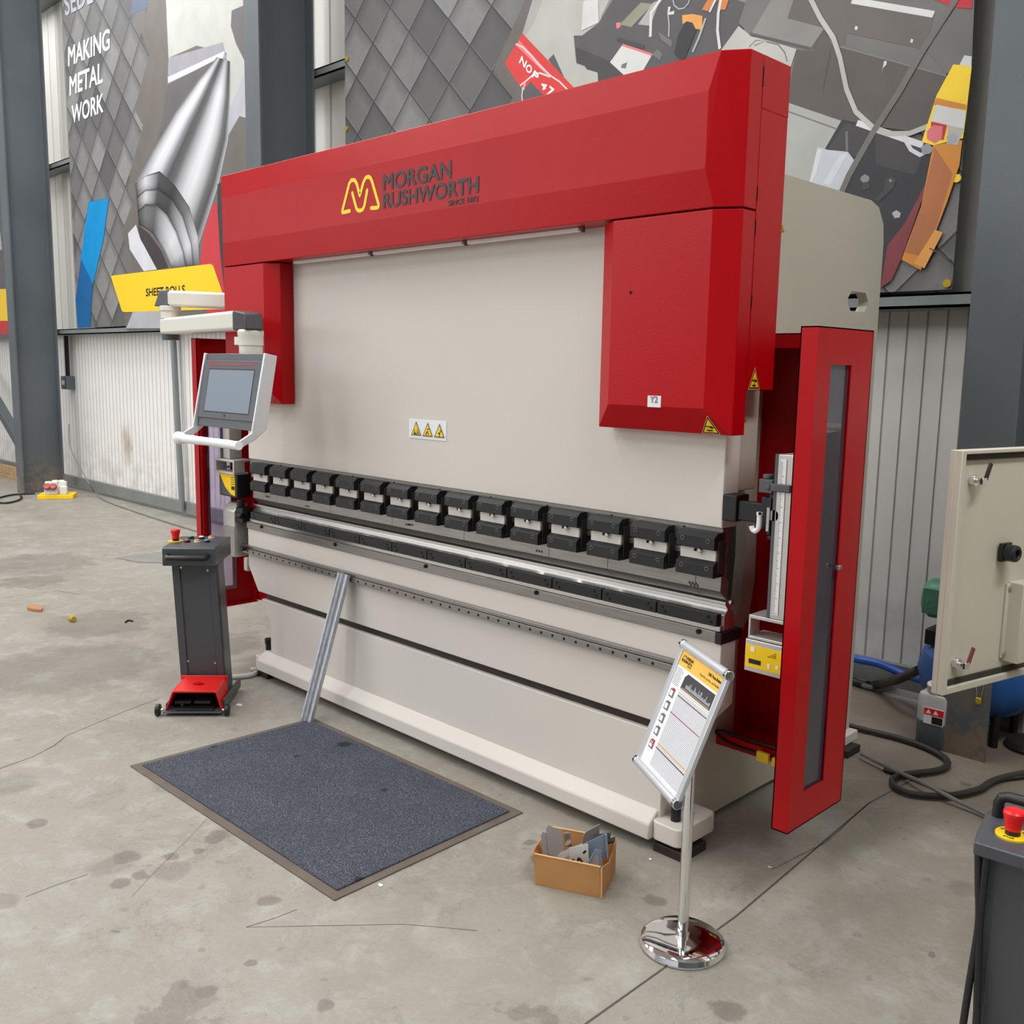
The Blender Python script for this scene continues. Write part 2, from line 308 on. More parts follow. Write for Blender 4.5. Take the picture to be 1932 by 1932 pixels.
# ------------------------------------------------------------------ mesh helpers
class MB:
    def __init__(s): s.bm = bmesh.new(); s.mi = 0
    def face(s, pts, mi=None):
        f = s.bm.faces.new([s.bm.verts.new(Vector(p)) for p in pts]); f.material_index = s.mi if mi is None else mi; return f
    def solid(s, verts, faces):
        vs = [s.bm.verts.new(Vector(v)) for v in verts]
        for f in faces:
            k = s.bm.faces.new([vs[i] for i in f]); k.material_index = s.mi
        return s
    def box(s, x0, x1, y0, y1, z0, z1):
        v = [(x, y, z) for x in (x0, x1) for y in (y0, y1) for z in (z0, z1)]
        return s.solid(v, [(0, 1, 3, 2), (4, 6, 7, 5), (0, 4, 5, 1), (2, 3, 7, 6), (0, 2, 6, 4), (1, 5, 7, 3)])
    def prism(s, pts, vec):
        n = len(pts); v = [Vector(p) for p in pts] + [Vector(p)+Vector(vec) for p in pts]
        return s.solid(v, [tuple(range(n)), tuple(range(2*n-1, n-1, -1))] + [(i, i+n, (i+1) % n+n, (i+1) % n) for i in range(n)])
    def obox(s, c, ax, ay, az):
        c, ax, ay, az = map(Vector, (c, ax, ay, az))
        v = [c+ax*i+ay*j+az*k for i in (-.5, .5) for j in (-.5, .5) for k in (-.5, .5)]
        return s.solid(v, [(0, 1, 3, 2), (4, 6, 7, 5), (0, 4, 5, 1), (2, 3, 7, 6), (0, 2, 6, 4), (1, 5, 7, 3)])
    def loft(s, rings, caps=True):
        n = len(rings[0]); vs = [[s.bm.verts.new(Vector(p)) for p in r] for r in rings]
        for a, b in zip(vs, vs[1:]):
            for i in range(n):
                f = s.bm.faces.new((a[i], a[(i+1) % n], b[(i+1) % n], b[i])); f.material_index = s.mi
        if caps:
            for r in (vs[0][::-1], vs[-1]):
                f = s.bm.faces.new(r); f.material_index = s.mi
        return s
    def cyl(s, p0, p1, r, r2=None, n=20):
        p0, p1 = Vector(p0), Vector(p1); r2 = r if r2 is None else r2
        z = (p1-p0).normalized(); x = z.orthogonal().normalized(); y = z.cross(x)
        R = lambda p, r: [p+x*(r*math.cos(t*2*math.pi/n))+y*(r*math.sin(t*2*math.pi/n)) for t in range(n)]
        return s.loft([R(p0, r), R(p1, r2)])
    def lathe(s, prof, c, n=40, axis=(0, 0, 1)):
        c = Vector(c); z = Vector(axis).normalized(); x = z.orthogonal().normalized(); y = z.cross(x)
        return s.loft([[c+z*h+x*(r*math.cos(t*2*math.pi/n))+y*(r*math.sin(t*2*math.pi/n)) for t in range(n)] for r, h in prof])
    def tube(s, pts, r, n=10, smooth=0):
        P = [Vector(p) for p in pts]
        if smooth:
            Q = []
            for i in range(len(P)-1):
                a, b, c, d = P[max(0, i-1)], P[i], P[i+1], P[min(len(P)-1, i+2)]
                for k in range(smooth):
                    t = k/smooth; Q.append(0.5*((2*b)+(c-a)*t+(2*a-5*b+4*c-d)*t*t+(3*b-a-3*c+d)*t**3))
            P = Q+[P[-1]]
        x = None; rings = []
        for i, p in enumerate(P):
            t = (P[min(i+1, len(P)-1)]-P[max(i-1, 0)]).normalized()
            x = t.orthogonal().normalized() if x is None else (x-t*x.dot(t)).normalized()
            y = t.cross(x)
            rings.append([p+x*(r*math.cos(k*2*math.pi/n))+y*(r*math.sin(k*2*math.pi/n)) for k in range(n)])
        return s.loft(rings)
    def build(s, name, mats, parent=None, bevel=0.0, smooth=True, at=None):
        bm = s.bm
        bmesh.ops.recalc_face_normals(bm, faces=bm.faces)
        for f in bm.faces: f.smooth = smooth
        for e in bm.edges:
            if len(e.link_faces) == 2 and e.calc_face_angle(0) > 0.6: e.smooth = False
        me = bpy.data.meshes.new(name)
        o = bpy.data.objects.new(name, me); COL.objects.link(o)
        if parent is not None:
            o.parent = parent
            own = is_local(parent); inv = Matrix() if own else world(parent).inverted()
            bm.transform(inv)
        if at is not None:
            loc = (inv if parent is not None else Matrix()) @ Vector(at); bm.transform(Matrix.Translation(-loc)); o.location = loc
        bm.to_mesh(me); bm.free()
        for m in (mats if isinstance(mats, (list, tuple)) else [mats]): me.materials.append(MAT[m])
        if bevel:
            b = o.modifiers.new('edge', 'BEVEL'); b.width = bevel; b.segments = 2; b.limit_method = 'ANGLE'; b.angle_limit = 0.6; b.harden_normals = False
        return o
def is_local(o):
    while o is not None:
        if o.get('_local'): return True
        o = o.parent
    return False
def world(o):
    m = Matrix.LocRotScale(o.location, o.rotation_euler, o.scale)
    return world(o.parent) @ m if o.parent else m
def tag(o, label, cat, group=None):
    o['label'] = label; o['category'] = cat
    if group: o['group'] = group
    return o
def thing(name, label, cat, loc=(0, 0, 0), rz=0.0, group=None):
    o = bpy.data.objects.new(name, None); COL.objects.link(o); o.location = loc; o.rotation_euler = (0, 0, rz); o.empty_display_size = 0.1
    return tag(o, label, cat, group)
def struct(o): o['kind'] = 'structure'; return o
def say(o, label): o['label'] = label; return o
def text(body, p0, U, V, m, parent, name='lettering', off=0.02, push=0.0015):
    """lettering fitted into the parallelogram p0, U (along the line), V (cap height)"""
    cu = bpy.data.curves.new(name, 'FONT'); cu.body = body; cu.size = 1; cu.resolution_u = 4
    cu.dimensions = '2D'; cu.fill_mode = 'FRONT'
    t = bpy.data.objects.new(name, cu); COL.objects.link(t)
    me = bpy.data.meshes.new_from_object(t); bpy.data.objects.remove(t); bpy.data.curves.remove(cu)
    xs = [v.co.x for v in me.vertices]; ys = [v.co.y for v in me.vertices]
    if 'Q' in body or any(ch.islower() for ch in body): y0, y1 = 0.0, 0.73
    else: y0, y1 = min(ys), max(ys)
    x0, x1 = min(xs), max(xs)
    p0, U, V = Vector(p0), Vector(U), Vector(V); nrm = U.cross(V).normalized()
    inv = world(parent).inverted(); base = [(p0 + U*((v.co.x-x0)/(x1-x0)) + V*((v.co.y-y0)/(y1-y0))) for v in me.vertices]
    faces = [tuple(f.vertices) for f in me.polygons]; me = bpy.data.meshes.new(name); vv, ff = [], []
    e = V.length*off*.9; us, vs_ = U.normalized(), V.normalized()
    shifts = [(0, 0)] if not off else [(0, 0), (1, 0), (-1, 0), (0, 1), (0, -1), (.7, .7), (-.7, .7), (.7, -.7), (-.7, -.7)]
    for i, (a, b) in enumerate(shifts):                       # a bold face: the letter laid over itself, slightly shifted
        n0 = len(vv); vv += [inv @ (p+us*(a*e)+vs_*(b*e)+nrm*(push+.00006*i)) for p in base]; ff += [tuple(k+n0 for k in f) for f in faces]
    me.from_pydata(vv, [], ff)
    me.name = name
    o = bpy.data.objects.new(name, me); COL.objects.link(o); o.parent = parent; me.materials.clear(); me.materials.append(MAT[m])
    return o
def stroke(mb, pts, w, nrm):
    """flat rounded line through 3D points on a plane"""
    nrm = Vector(nrm).normalized(); P = [Vector(p) for p in pts]
    for i, (a, b) in enumerate(zip(P, P[1:])):
        t = (b-a).normalized(); s = nrm.cross(t)*w/2
        mb.face([a-s, b-s, b+s, a+s])
    x = nrm.orthogonal().normalized(); y = nrm.cross(x)
    for i, p in enumerate(P):
        p = p+nrm*0.0001*(1+i % 3)
        mb.face([p+x*(w/2*math.cos(k*math.pi/8))+y*(w/2*math.sin(k*math.pi/8)) for k in range(16)])

# ================================================================== THE HALL
WY = 5.28
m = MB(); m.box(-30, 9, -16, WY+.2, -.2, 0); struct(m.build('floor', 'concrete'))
floor = bpy.data.objects['floor']
# sawn joints and cracks in the slab
def strip_on_floor(name, px, w, jit=0.0, material='hole'):
    P = [onz(p, 0.0) for p in px]; Q = []
    for a, b in zip(P, P[1:]):
        k = max(1, int((b-a).length/0.12)) if jit else 1
        for i in range(k): Q.append(a.lerp(b, i/k)+Vector((random.uniform(-jit, jit), random.uniform(-jit, jit), 0)))
    Q.append(P[-1]); mb = MB(); L, R = [], []
    for i, p in enumerate(Q):
        t = (Q[min(i+1, len(Q)-1)]-Q[max(i-1, 0)]).normalized(); s = Vector((-t.y, t.x, 0))*w/2*(random.uniform(.5, 1.2) if jit else 1)
        L.append(p+s+Vector((0, 0, .0006))); R.append(p-s+Vector((0, 0, .0006)))
    for i in range(len(Q)-1): mb.face([R[i], R[i+1], L[i+1], L[i]])
    return mb.build(name, material, floor, smooth=False)
strip_on_floor('joint', [(1060, 1964), (1265, 1818), (1390, 1728), (1640, 1515), (1740, 1462)], .007, .0, 'joint_grey')
strip_on_floor('crack', [(0, 1452), (68, 1428), (130, 1388), (190, 1360), (240, 1340), (300, 1318)], .006, .012, 'joint_grey')
strip_on_floor('crack', [(0, 1128), (60, 1120), (110, 1115), (150, 1122)], .006, .015, 'joint_grey')
strip_on_floor('crack', [(50, 1692), (110, 1668), (165, 1650)], .003, .008, 'joint_grey')
strip_on_floor('crack', [(465, 1750), (520, 1732), (560, 1716)], .003, .004, 'joint_grey')
strip_on_floor('crack', [(465, 1750), (600, 1746), (760, 1744), (900, 1756)], .0025, .003, 'joint_grey')
strip_on_floor('crack', [(247, 1692), (390, 1545)], .0015, .004, 'joint_grey')
strip_on_floor('crack', [(1460, 1640), (1560, 1590), (1640, 1515)], .003, .004, 'joint_grey')

m = MB(); m.box(-30, 9, WY, WY+.15, .17, 2.12); struct(m.build('wall_back', 'clad_low'))
m = MB(); m.box(-30, 9, WY, WY+.15, 2.12, 8.2); struct(m.build('wall_back_upper', 'clad_high'))
m = MB(); m.box(-30, 9, -16, WY+.2, 8.2, 8.4); struct(m.build('ceiling', 'clad_high'))
m = MB(); m.box(-30, 9, WY-.05, WY+.02, .045, .175); struct(m.build('baseboard_back', 'rail'))
for i, z in enumerate((2.19, 4.33, 6.45)):
    m = MB(); m.box(-30, 9, 5.08, WY, z-.075, z-.06); m.box(-30, 9, 5.08, 5.088, z-.075, z); m.box(-30, 9, 5.08, WY, z-.012, z)
    struct(m.build('trim_%d' % (i+1), 'girt'))
m = MB(); m.box(7.5, 7.7, -16, WY, 0, 8.2); struct(m.build('wall_right_blocker', 'column'))  # unseen wall, added dark to cut the light from the right
# H-section columns
def column(x, y, k):
    mb = MB(); w, d, t = .235, .52, .018
    mb.box(x-w/2, x+w/2, y, y+t, 0, 8.2); mb.box(x-w/2, x+w/2, y+d, y+d+t, 0, 8.2); mb.box(x-.008, x+.008, y+t, y+d, 0, 8.2)
    o = struct(mb.build('trim_%d' % k, 'column_paint')); return o
column(-13.78, 4.5, 4); column(-7.64, 4.5, 5); column(-1.575, 4.6, 6); column(4.5, 4.6, 7)
# grey downpipe post on the panel and diagonal brace in the far bay
m = MB(); m.cyl(ony((326, 628), 5.2), ony((344, 962), 5.2), .035, n=12); struct(m.build('trim_8', 'girt'))
m = MB(); a, b = ony((-40, 700), 5.0), ony((40, 838), 5.0); m.tube([a, b], .09, 4); struct(m.build('trim_9', 'column'))

# plank leaning low behind the column in the far bay
m = MB(); a, b = ony((-30, 876), 5.0), ony((44, 893), 5.0); m.obox((a+b)/2, b-a, (0, .03, 0), (0, 0, .14)); m.obox((a+b)/2-Vector((0, .03, .16)), b-a, (0, .05, 0), (0, 0, .18))
tag(m.build('timber_plank', 'wood', bevel=.004), 'timber plank lying against the wall behind the first column', 'plank')

# switch box with conduit on the edge of the white panel
t = thing('switch_box', 'small grey switch box with black conduit beside the column', 'switch', ony((131, 722), 5.24))
m = MB(); p = ony((131, 722), 5.24); m.box(p.x-.1, p.x+.1, 5.16, WY, p.z-.09, p.z+.09); m.build('box', 'column', t, bevel=.008)
m = MB(); q = ony((126, 640), 5.24); m.cyl((q.x, 5.23, p.z+.08), (q.x, 5.23, 2.11), .03, n=10); m.build('conduit', 'plastic_black', t)
m = MB(); m.box(p.x-.04, p.x+.04, 5.15, 5.165, p.z-.03, p.z+.03); m.build('switch', 'cream', t, bevel=.004)

# ------------------------------------------------------------------ printed banners
class Print:
    """flat printed shapes on one banner, each lifted a hair over the last"""
    def __init__(s, root, y): s.root, s.y, s.k = root, y, 0
    def poly(s, name, m_, px):
        s.k += 1; y = s.y-.00015*s.k
        mb = MB(); mb.face([ony(p, s.y)+Vector((0, y-s.y, 0)) for p in px]); return mb.build(name, m_, s.root, smooth=False)
    def line(s, name, m_, px, w):
        s.k += 1; y = s.y-.00015*s.k; P = [ony(p, s.y)+Vector((0, y-s.y, 0)) for p in px]
        mb = MB(); L = []
        for i, p in enumerate(P):
            t = (P[min(i+1, len(P)-1)]-P[max(i-1, 0)]).normalized(); q = Vector((-t.z, 0, t.x))*w/2; L.append((p-q, p+q))
        for (a, b), (c, d) in zip(L, L[1:]): mb.face([a, c, d, b])
        return mb.build(name, m_, s.root, smooth=False)
    def text(s, body, bl, br, tl, m_='text_white', off=0.03):
        s.k += 1; a, b, c = (ony(p, s.y) for p in (bl, br, tl)); dy = Vector((0, -.00015*s.k, 0))
        return text(body, a+dy, b-a, c-a, m_, s.root, off=off, push=.0001)
def grad(P, name, px_rows, grays):
    """printed patch with shaded photograph tones: rows of picture points, one grey per point"""
    P.k += 1; dy = Vector((0, -.00015*P.k, 0)); me = bpy.data.meshes.new(name); n = len(px_rows[0])
    vs = [tuple(world(P.root).inverted() @ (ony(p, P.y)+dy)) for r in px_rows for p in r]
    fs = [(i*n+j, i*n+j+1, (i+1)*n+j+1, (i+1)*n+j) for i in range(len(px_rows)-1) for j in range(n-1)]
    me.from_pydata(vs, [], fs); ca = me.color_attributes.new('tone', 'FLOAT_COLOR', 'POINT')
    for i, g in enumerate([g for r in grays for g in r]): g *= .88; v = lin((g, g, g+4 if g > 110 else g)); ca.data[i].color = v+(1,)
    o = bpy.data.objects.new(name, me); COL.objects.link(o); o.parent = P.root; me.materials.append(MAT['p_tone']); return o
n = N('p_tone', 0.55, 0.25); at_ = n.nt.nodes.new('ShaderNodeAttribute'); at_.attribute_name = 'tone'; n.color(at_.outputs['Color'])
def lerp_rows(Lp, Rp, ts): return [[(a[0]+(b[0]-a[0])*t, a[1]+(b[1]-a[1])*t) for t in ts] for a, b in zip(Lp, Rp)]
def banner(label, x0, x1, z0, z1, eyelets=(), tiles='banner_tiles'):
    t = thing('banner', label, 'banner', ((x0+x1)/2, BY, z0))
    mb = MB(); mb.box(x0, x1, BY, BY+.008, z0, z1); mb.build('sheet', tiles, t, smooth=False)
    for p in eyelets:
        q = ony(p, BY); mb = MB(); mb.lathe([(.008, 0), (.02, 0), (.02, .012), (.008, .012)], q-Vector((0, .012, 0)), 16, (0, 1, 0)); mb.build('eyelet', 'brass', t)
    return t, Print(t, BY-.001)
def cr(pts, ox, oy, s): return [(ox+x/s, oy+y/s) for x, y in pts]

# left banner: rolled sheet metal picture beside the tiles
zb = ony((146, 619), BY).z
bl, P = banner('tall printed banner with bent metal tube and yellow strip reading SHEET ROLLS', ony((146, 620), BY).x, -8.1, zb, 7.0, tiles='banner_tiles_large')
k = lambda pts: cr(pts, 0, 0, 3.019)
P.poly('printed_shape', 'p_taupe', k([(860, -120), (850, 20), (800, 170), (850, 315), (765, 620), (815, 715), (735, 1000), (775, 1100), (690, 1330), (750, 1480), (690, 1700), (720, 1880), (1500, 1850), (1500, -120)]))
P.poly('printed_shape', 'p_slate', k([(760, -40), (850, -40), (845, 40), (745, 88)]))
P.poly('printed_shape', 'p_pale', k([(940, -120), (1600, -120), (1500, 700), (1290, 640), (1290, 300), (1120, 260), (960, 330)]))
P.poly('printed_shape', 'p_l3', k([(960, 330), (1270, 240), (1290, 330), (1120, 420), (955, 480)]))
P.poly('printed_shape', 'p_l1', k([(955, 440), (1280, 290), (1270, 330), (960, 470)]))
P.poly('printed_shape', 'p_l4', k([(955, 480), (1250, 330), (1100, 480), (900, 800)]))
P.poly('printed_shape', 'p_l4', k([(1320, 60), (1390, 30), (1420, 400), (1345, 250), (1315, 150)]))
P.poly('printed_shape', 'p_l2', k([(1300, 640), (1400, 400), (1420, 480), (1400, 600), (1285, 800)]))
TS = [0, .05, .12, .19, .27, .33, .42, .50, .60, .68, .78, .86, .93, 1]
tg = [120, 190, 236, 226, 140, 84, 100, 170, 222, 232, 190, 110, 84, 190]
Lp, Rp = [(1236, 325), (1130, 460), (1000, 640), (870, 860), (770, 1040)], [(1312, 350), (1314, 560), (1300, 800), (1245, 1050), (1125, 1420)]
grad(P, 'printed_tube', [k(r) for r in lerp_rows(Lp, Rp, TS)], [[max(60, g-60) for g in tg], tg, tg, tg, [g*.92 for g in tg]])
A0 = [(770, 1045), (830, 1000), (910, 975), (1000, 1060), (1080, 1180), (1130, 1350), (1142, 1512)]; A1 = [(780, 1130), (830, 1085), (900, 1075), (975, 1130), (1040, 1230), (1090, 1390), (1103, 1512)]
A2 = [(785, 1210), (830, 1165), (890, 1165), (950, 1220), (1005, 1320), (1045, 1430), (1062, 1517)]; A3 = [(790, 1280), (830, 1300), (870, 1330), (910, 1390), (945, 1450), (965, 1500), (978, 1527)]
def ring(a, b, g): grad(P, 'printed_ring', [k(r) for r in lerp_rows(a, b, (0, .12, .5, .88, 1))], [[x*.6, x, x, x*.85, x*.45] for x in g])
ring(A0, A1, [66, 220, 80, 60, 120, 205, 110]); ring(A1, A2, [60, 215, 78, 66, 175, 225, 90]); ring(A2, A3, [58, 120, 100, 185, 228, 205, 110])
P.poly('printed_ring', 'p_l5', k([(785, 1280), (850, 1330), (920, 1430), (960, 1525), (895, 1535), (800, 1360)]))
P.poly('printed_ring', 'p_l1', k([(775, 1280), (800, 1360), (895, 1535), (820, 1545), (740, 1420), (730, 1330)]))
P.poly('printed_shape', 'p_crim', k([(1215, 1160), (1300, 1150), (1300, 1900), (1190, 1850), (1140, 1500), (1160, 1330)]))
P.poly('printed_shape', 'p_l5', k([(1240, 1050), (1340, 1000), (1340, 1800), (1290, 1760), (1255, 1440), (1240, 1200)]))
P.poly('printed_shape', 'p_l2', k([(760, 1770), (930, 1760), (930, 1870), (720, 1870)]))
P.poly('printed_bar', 'p_navy', k([(505, 1150), (622, 1128), (590, 1370), (530, 1620), (515, 1862), (442, 1868), (432, 1700), (470, 1420)]))
P.poly('printed_bar', 'p_blue', k([(507, 1152), (620, 1130), (589, 1366), (530, 1618), (462, 1470), (480, 1330)]))
P.poly('printed_strip', 'sign_yellow', k([(632, 1574), (640, 1570), (1200, 1503), (1215, 1512), (1300, 1760), (705, 1778), (695, 1770)]))
P.text('MAKING', (129.5, 125), (207, 93), (129.5, 89)); P.text('METAL', (132, 180), (194, 155), (132, 145)); P.text('WORK', (136, 233), (195, 211), (136, 200))
P.text('SHEET ROLLS', (276, 559), (349, 553), (276, 545), 'ink', .05)
P.text('SEDL', (124, 30), (176, 4), (121, -10), 'p_l2', .03)

# right banner: workshop machines seen from above
br_, P = banner('wide printed banner with workshop machines picture above the press', ony((650, 0), BY).x, ony((1818, 272), BY).x, ony((1795, 546), BY).z, 6.9, [(1788, 535), (1807, 337), (604+52, 111), (655, 243)])
k2 = lambda pts: cr(pts, 600, 0, 3.019); k3 = lambda pts: cr(pts, 1292, 0, 3.019); k4 = lambda pts: cr(pts, 1000, 0, 3.864); k6 = lambda pts: cr(pts, 1180, 0, 6.9); k5 = lambda pts: cr(pts, 1380, 0, 4.025)
P.poly('printed_shape', 'p_taupe', k2([(1205, -60), (1000, 400), (1110, 555), (1000, 760), (2400, 1400), (3000, 1400), (3000, -60)]))
P.poly('printed_shape', 'p_floor', k2([(1270, -60), (1210, 130), (1140, 300), (1160, 480), (1170, 700), (2500, 1500), (3000, 1400), (3000, -60)]))
P.poly('printed_shape', 'p_floor2', k2([(1240, -60), (1300, -60), (1230, 130), (1140, 270)]))
q = lambda pts: cr(pts, 940, 40, 12.075)
P.poly('printed_machine', 'p_dark', q([(1140, 880), (1265, 750), (1500, 1270), (1480, 1300)]))
P.poly('printed_machine', 'p_red', q([(545, 270), (1740, 1530), (1700, 1900), (1000, 1700), (480, 1470), (150, 960), (480, 400)]))
P.poly('printed_machine', 'p_redlight', q([(480, 430), (560, 520), (1200, 1230), (1120, 1240), (500, 640), (420, 560)]))
P.poly('printed_machine', 'p_dark', q([(540, 1620), (740, 1380), (1040, 1690), (1000, 1900), (560, 1900)]))
P.line('printed_cable', 'p_white', q([(400, 520), (560, 590), (760, 790), (900, 960), (1180, 1230), (1400, 1380), (1580, 1560)]), 0.0102)
P.line('printed_cable', 'p_white', q([(500, 1470), (640, 1360), (800, 1220), (950, 1180), (1190, 1270)]), 0.0119)
P.line('printed_cable', 'p_white', q([(620, 1420), (560, 1560), (540, 1700), (560, 1860)]), 0.0102)
ntx = q([(475, 940), (560, 800)]); 
P.text('N', *q([(480, 940), (600, 1060), (540, 800)]), off=.05); P.text('O', *q([(615, 1090), (720, 1210), (690, 960)]), off=.05); P.text('P', *q([(770, 1260), (870, 1370), (835, 1120)]), off=.05)
P.text('4', *q([(960, 1470), (1050, 1590), (1040, 1360)]), off=.05); P.text('7', *q([(1100, 1660), (1190, 1740), (1190, 1480)]), off=.05)
# dark lathe and tool block
P.poly('printed_machine', 'p_mid2', k4([(600, -40), (1640, -40), (1550, 220), (1480, 400), (700, 700), (520, 560), (500, 480), (520, 120)]))
P.poly('printed_machine', 'p_dark', k4([(320, 260), (380, 260), (500, 170), (640, -60), (1000, -60), (1330, -60), (1600, 30), (1560, 220), (1460, 420), (700, 760), (500, 640), (400, 480), (340, 460)]))
P.poly('printed_machine', 'p_dark2', k4([(330, 340), (760, 520), (760, 640), (500, 620), (400, 480), (345, 460)]))
P.poly('printed_machine', 'p_white', k4([(390, 10), (498, -20), (502, 165), (376, 225)]))
P.poly('printed_machine', 'p_redlight', k6([(-120, 300), (-60, 290), (-60, 350), (-110, 380)]))
P.poly('printed_machine', 'p_floor', k4([(410, 505), (495, 530), (500, 620), (415, 640)]))
P.poly('printed_sheet', 'p_white', k4([(680, 322), (895, 395), (800, 560), (700, 560), (585, 455)])); P.poly('printed_sheet', 'p_pink', k4([(680, 320), (898, 392), (890, 408), (672, 336)]))
P.poly('printed_sheet', 'p_mid', k4([(672, 470), (712, 455), (700, 500), (665, 495)]))
P.poly('printed_machine', 'p_olive', k4([(810, 20), (900, 30), (740, 200), (655, 180)])); P.poly('printed_machine', 'p_floor2', k4([(900, 20), (950, 0), (880, 190), (790, 180)]))
P.line('printed_machine', 'p_white', k4([(960, -10), (885, 95), (880, 270)]), 0.0204)
P.poly('printed_machine', 'p_dark2', k4([(640, 270), (840, 330), (830, 360), (635, 300)]))
P.poly('printed_machine', 'p_mid', k4([(930, 230), (1040, 300), (1035, 350), (960, 290)]))
P.poly('printed_machine', 'p_mid', k4([(930, 360), (970, 395), (950, 440), (890, 400)]))
P.line('printed_cable', 'p_white', k6([(580, 90), (565, 180), (640, 165)]), 0.0204); P.line('printed_cable', 'p_l2', k6([(560, 190), (575, 330), (570, 480)]), 0.0102)
P.line('printed_cable', 'p_l2', k6([(625, 0), (640, 70), (700, 120), (770, 110), (830, 40), (850, -40)]), 0.0085)
P.poly('printed_bracket', 'p_orange', k6([(745, 200), (880, 185), (1010, 210), (1000, 390), (920, 380), (880, 300), (810, 280), (750, 320)]))
P.poly('printed_bracket', 'p_rust', k6([(1000, 130), (1110, -60), (1370, -60), (1310, 130), (1240, 130), (1240, 0), (1160, 20), (1080, 150)]))
P.poly('printed_roller', 'p_black', k6([(690, 460), (800, 280), (880, 300), (930, 400), (760, 820), (640, 700)]))
P.line('printed_bar', 'p_l2', k6([(880, 680), (960, 500), (1050, 240)]), 0.0153); P.line('printed_bar', 'p_white', k6([(1100, 160), (1180, 0)]), 0.0153)
P.line('printed_cable', 'p_white', k6([(1250, -20), (1215, 180), (1205, 400), (1235, 640)]), 0.0187)
# cardboard cartons, dark cabinet with doors
P.poly('printed_machine', 'p_mid', k5([(130, -40), (1850, -40), (1830, 500), (1640, 560), (1500, 1000), (830, 930), (430, 780), (380, 420), (150, 260), (60, 180)]))
P.poly('printed_machine', 'p_mid2', k5([(330, -40), (490, -40), (430, 140), (710, 215), (605, 370), (160, 250)]))
P.poly('printed_machine', 'p_dark', k5([(605, 370), (710, 215), (760, 260), (640, 390)])); P.poly('printed_machine', 'p_dark', k5([(150, 250), (605, 360), (605, 385), (140, 270)]))
P.poly('printed_cabinet', 'p_taupe', k5([(490, -40), (920, -40), (870, 340), (820, 350), (710, 215), (430, 140)]))
P.poly('printed_cabinet', 'p_brown', k5([(760, 340), (1650, 580), (1480, 1010), (830, 930), (420, 770), (500, 380), (640, 390), (715, 225)]))
P.poly('printed_cabinet', 'p_taupe', k5([(920, 0), (1540, 130), (1480, 380), (870, 250)]))
P.poly('printed_cabinet', 'p_mid', k5([(1560, 130), (1840, 210), (1820, 480), (1640, 560), (1500, 400)]))
P.line('printed_cabinet', 'p_mid2', k5([(820, 355), (1640, 580)]), 0.0041); P.line('printed_cabinet', 'p_dark2', k5([(760, 380), (700, 690)]), 0.0041)
P.line('printed_bar', 'p_white', k5([(920, 5), (1540, 112)]), 0.0306)
P.poly('printed_cabinet', 'p_crim', k5([(1440, -40), (1840, -40), (1830, 70), (1700, 60)]))
P.poly('printed_handle', 'p_white', k5([(945, 200), (965, 205), (960, 230), (940, 228)])); P.poly('printed_handle', 'p_white', k5([(1368, 298), (1386, 302), (1380, 328), (1362, 325)])); P.poly('printed_handle', 'p_white', k5([(1165, 465), (1185, 468), (1182, 492), (1155, 520), (1145, 560), (1160, 490)]))
P.poly('printed_shape', 'p_floor', k5([(60, 200), (160, 280), (280, 310), (500, 375), (440, 560), (-100, 420)]))
P.line('printed_cable', 'p_mid', k5([(140, 360), (190, 310), (270, 310), (180, 350)]), 0.0068); P.line('printed_cable', 'p_mid', k5([(270, 320), (360, 340), (410, 400), (430, 470)]), 0.0068)
P.poly('printed_shape', 'p_floor2', k5([(430, 780), (840, 920), (700, 1160), (600, 1450), (300, 1450)]))
P.line('printed_shape', 'p_mid', k5([(440, 850), (800, 980)]), 0.0068)
# tray with handles, foil bag, bar, yellow post with socket
P.poly('printed_tray', 'p_black', k5([(850, 910), (1090, 960), (1490, 1100), (1560, 1150), (1580, 1190), (1180, 2150), (900, 2150), (700, 1800), (720, 1130)]))
P.poly('printed_tray', 'p_dark2', k5([(870, 935), (1080, 990), (960, 1190), (740, 1130)])); P.poly('printed_tray', 'p_dark2', k5([(1100, 1010), (1480, 1130), (1400, 1330), (1100, 1250)]))
P.poly('printed_foil', 'p_foil', k5([(660, 1120), (740, 1140), (890, 1155), (940, 1220), (860, 1480), (590, 1420)]))
P.poly('printed_foil', 'p_white', k5([(660, 1130), (690, 1140), (650, 1320), (600, 1400)])); P.poly('printed_foil', 'p_l1', k5([(830, 1180), (890, 1165), (760, 1400), (700, 1400)]))
P.line('printed_handle', 'p_mid', k5([(880, 1000), (885, 1150)]), 0.0136)
P.line('printed_bar', 'p_white', k5([(960, 935), (1460, 1105)]), 0.0306)
P.line('printed_cable', 'p_cable', k5([(600, -20), (680, 140), (780, 290), (830, 440), (880, 680), (950, 850), (1080, 970), (1200, 1020), (1360, 1015), (1500, 960)]), 0.0255)
P.line('printed_cable', 'p_l1', k5([(1310, 1035), (1370, 1140), (1440, 1180), (1500, 1150)]), 0.0204)
P.line('printed_bar', 'p_bar', k5([(1720, -20), (1450, 400), (1280, 700), (1080, 1010), (900, 1330), (800, 1560)]), 0.0340)
P.poly('printed_knob', 'p_mid2', k5([(990, 1345), (1020, 1325), (1055, 1345), (1050, 1380), (1010, 1390), (985, 1370)])); P.poly('printed_knob', 'p_dark2', k5([(1000, 1390), (1050, 1385), (1060, 1430), (1000, 1450)]))
P.poly('printed_knob', 'p_dark2', k5([(1170, 1370), (1220, 1340), (1260, 1370), (1240, 1430), (1130, 1530), (1090, 1520), (1170, 1440)])); P.poly('printed_knob', 'p_mid2', k5([(1200, 1370), (1215, 1360), (1230, 1375), (1215, 1390)]))
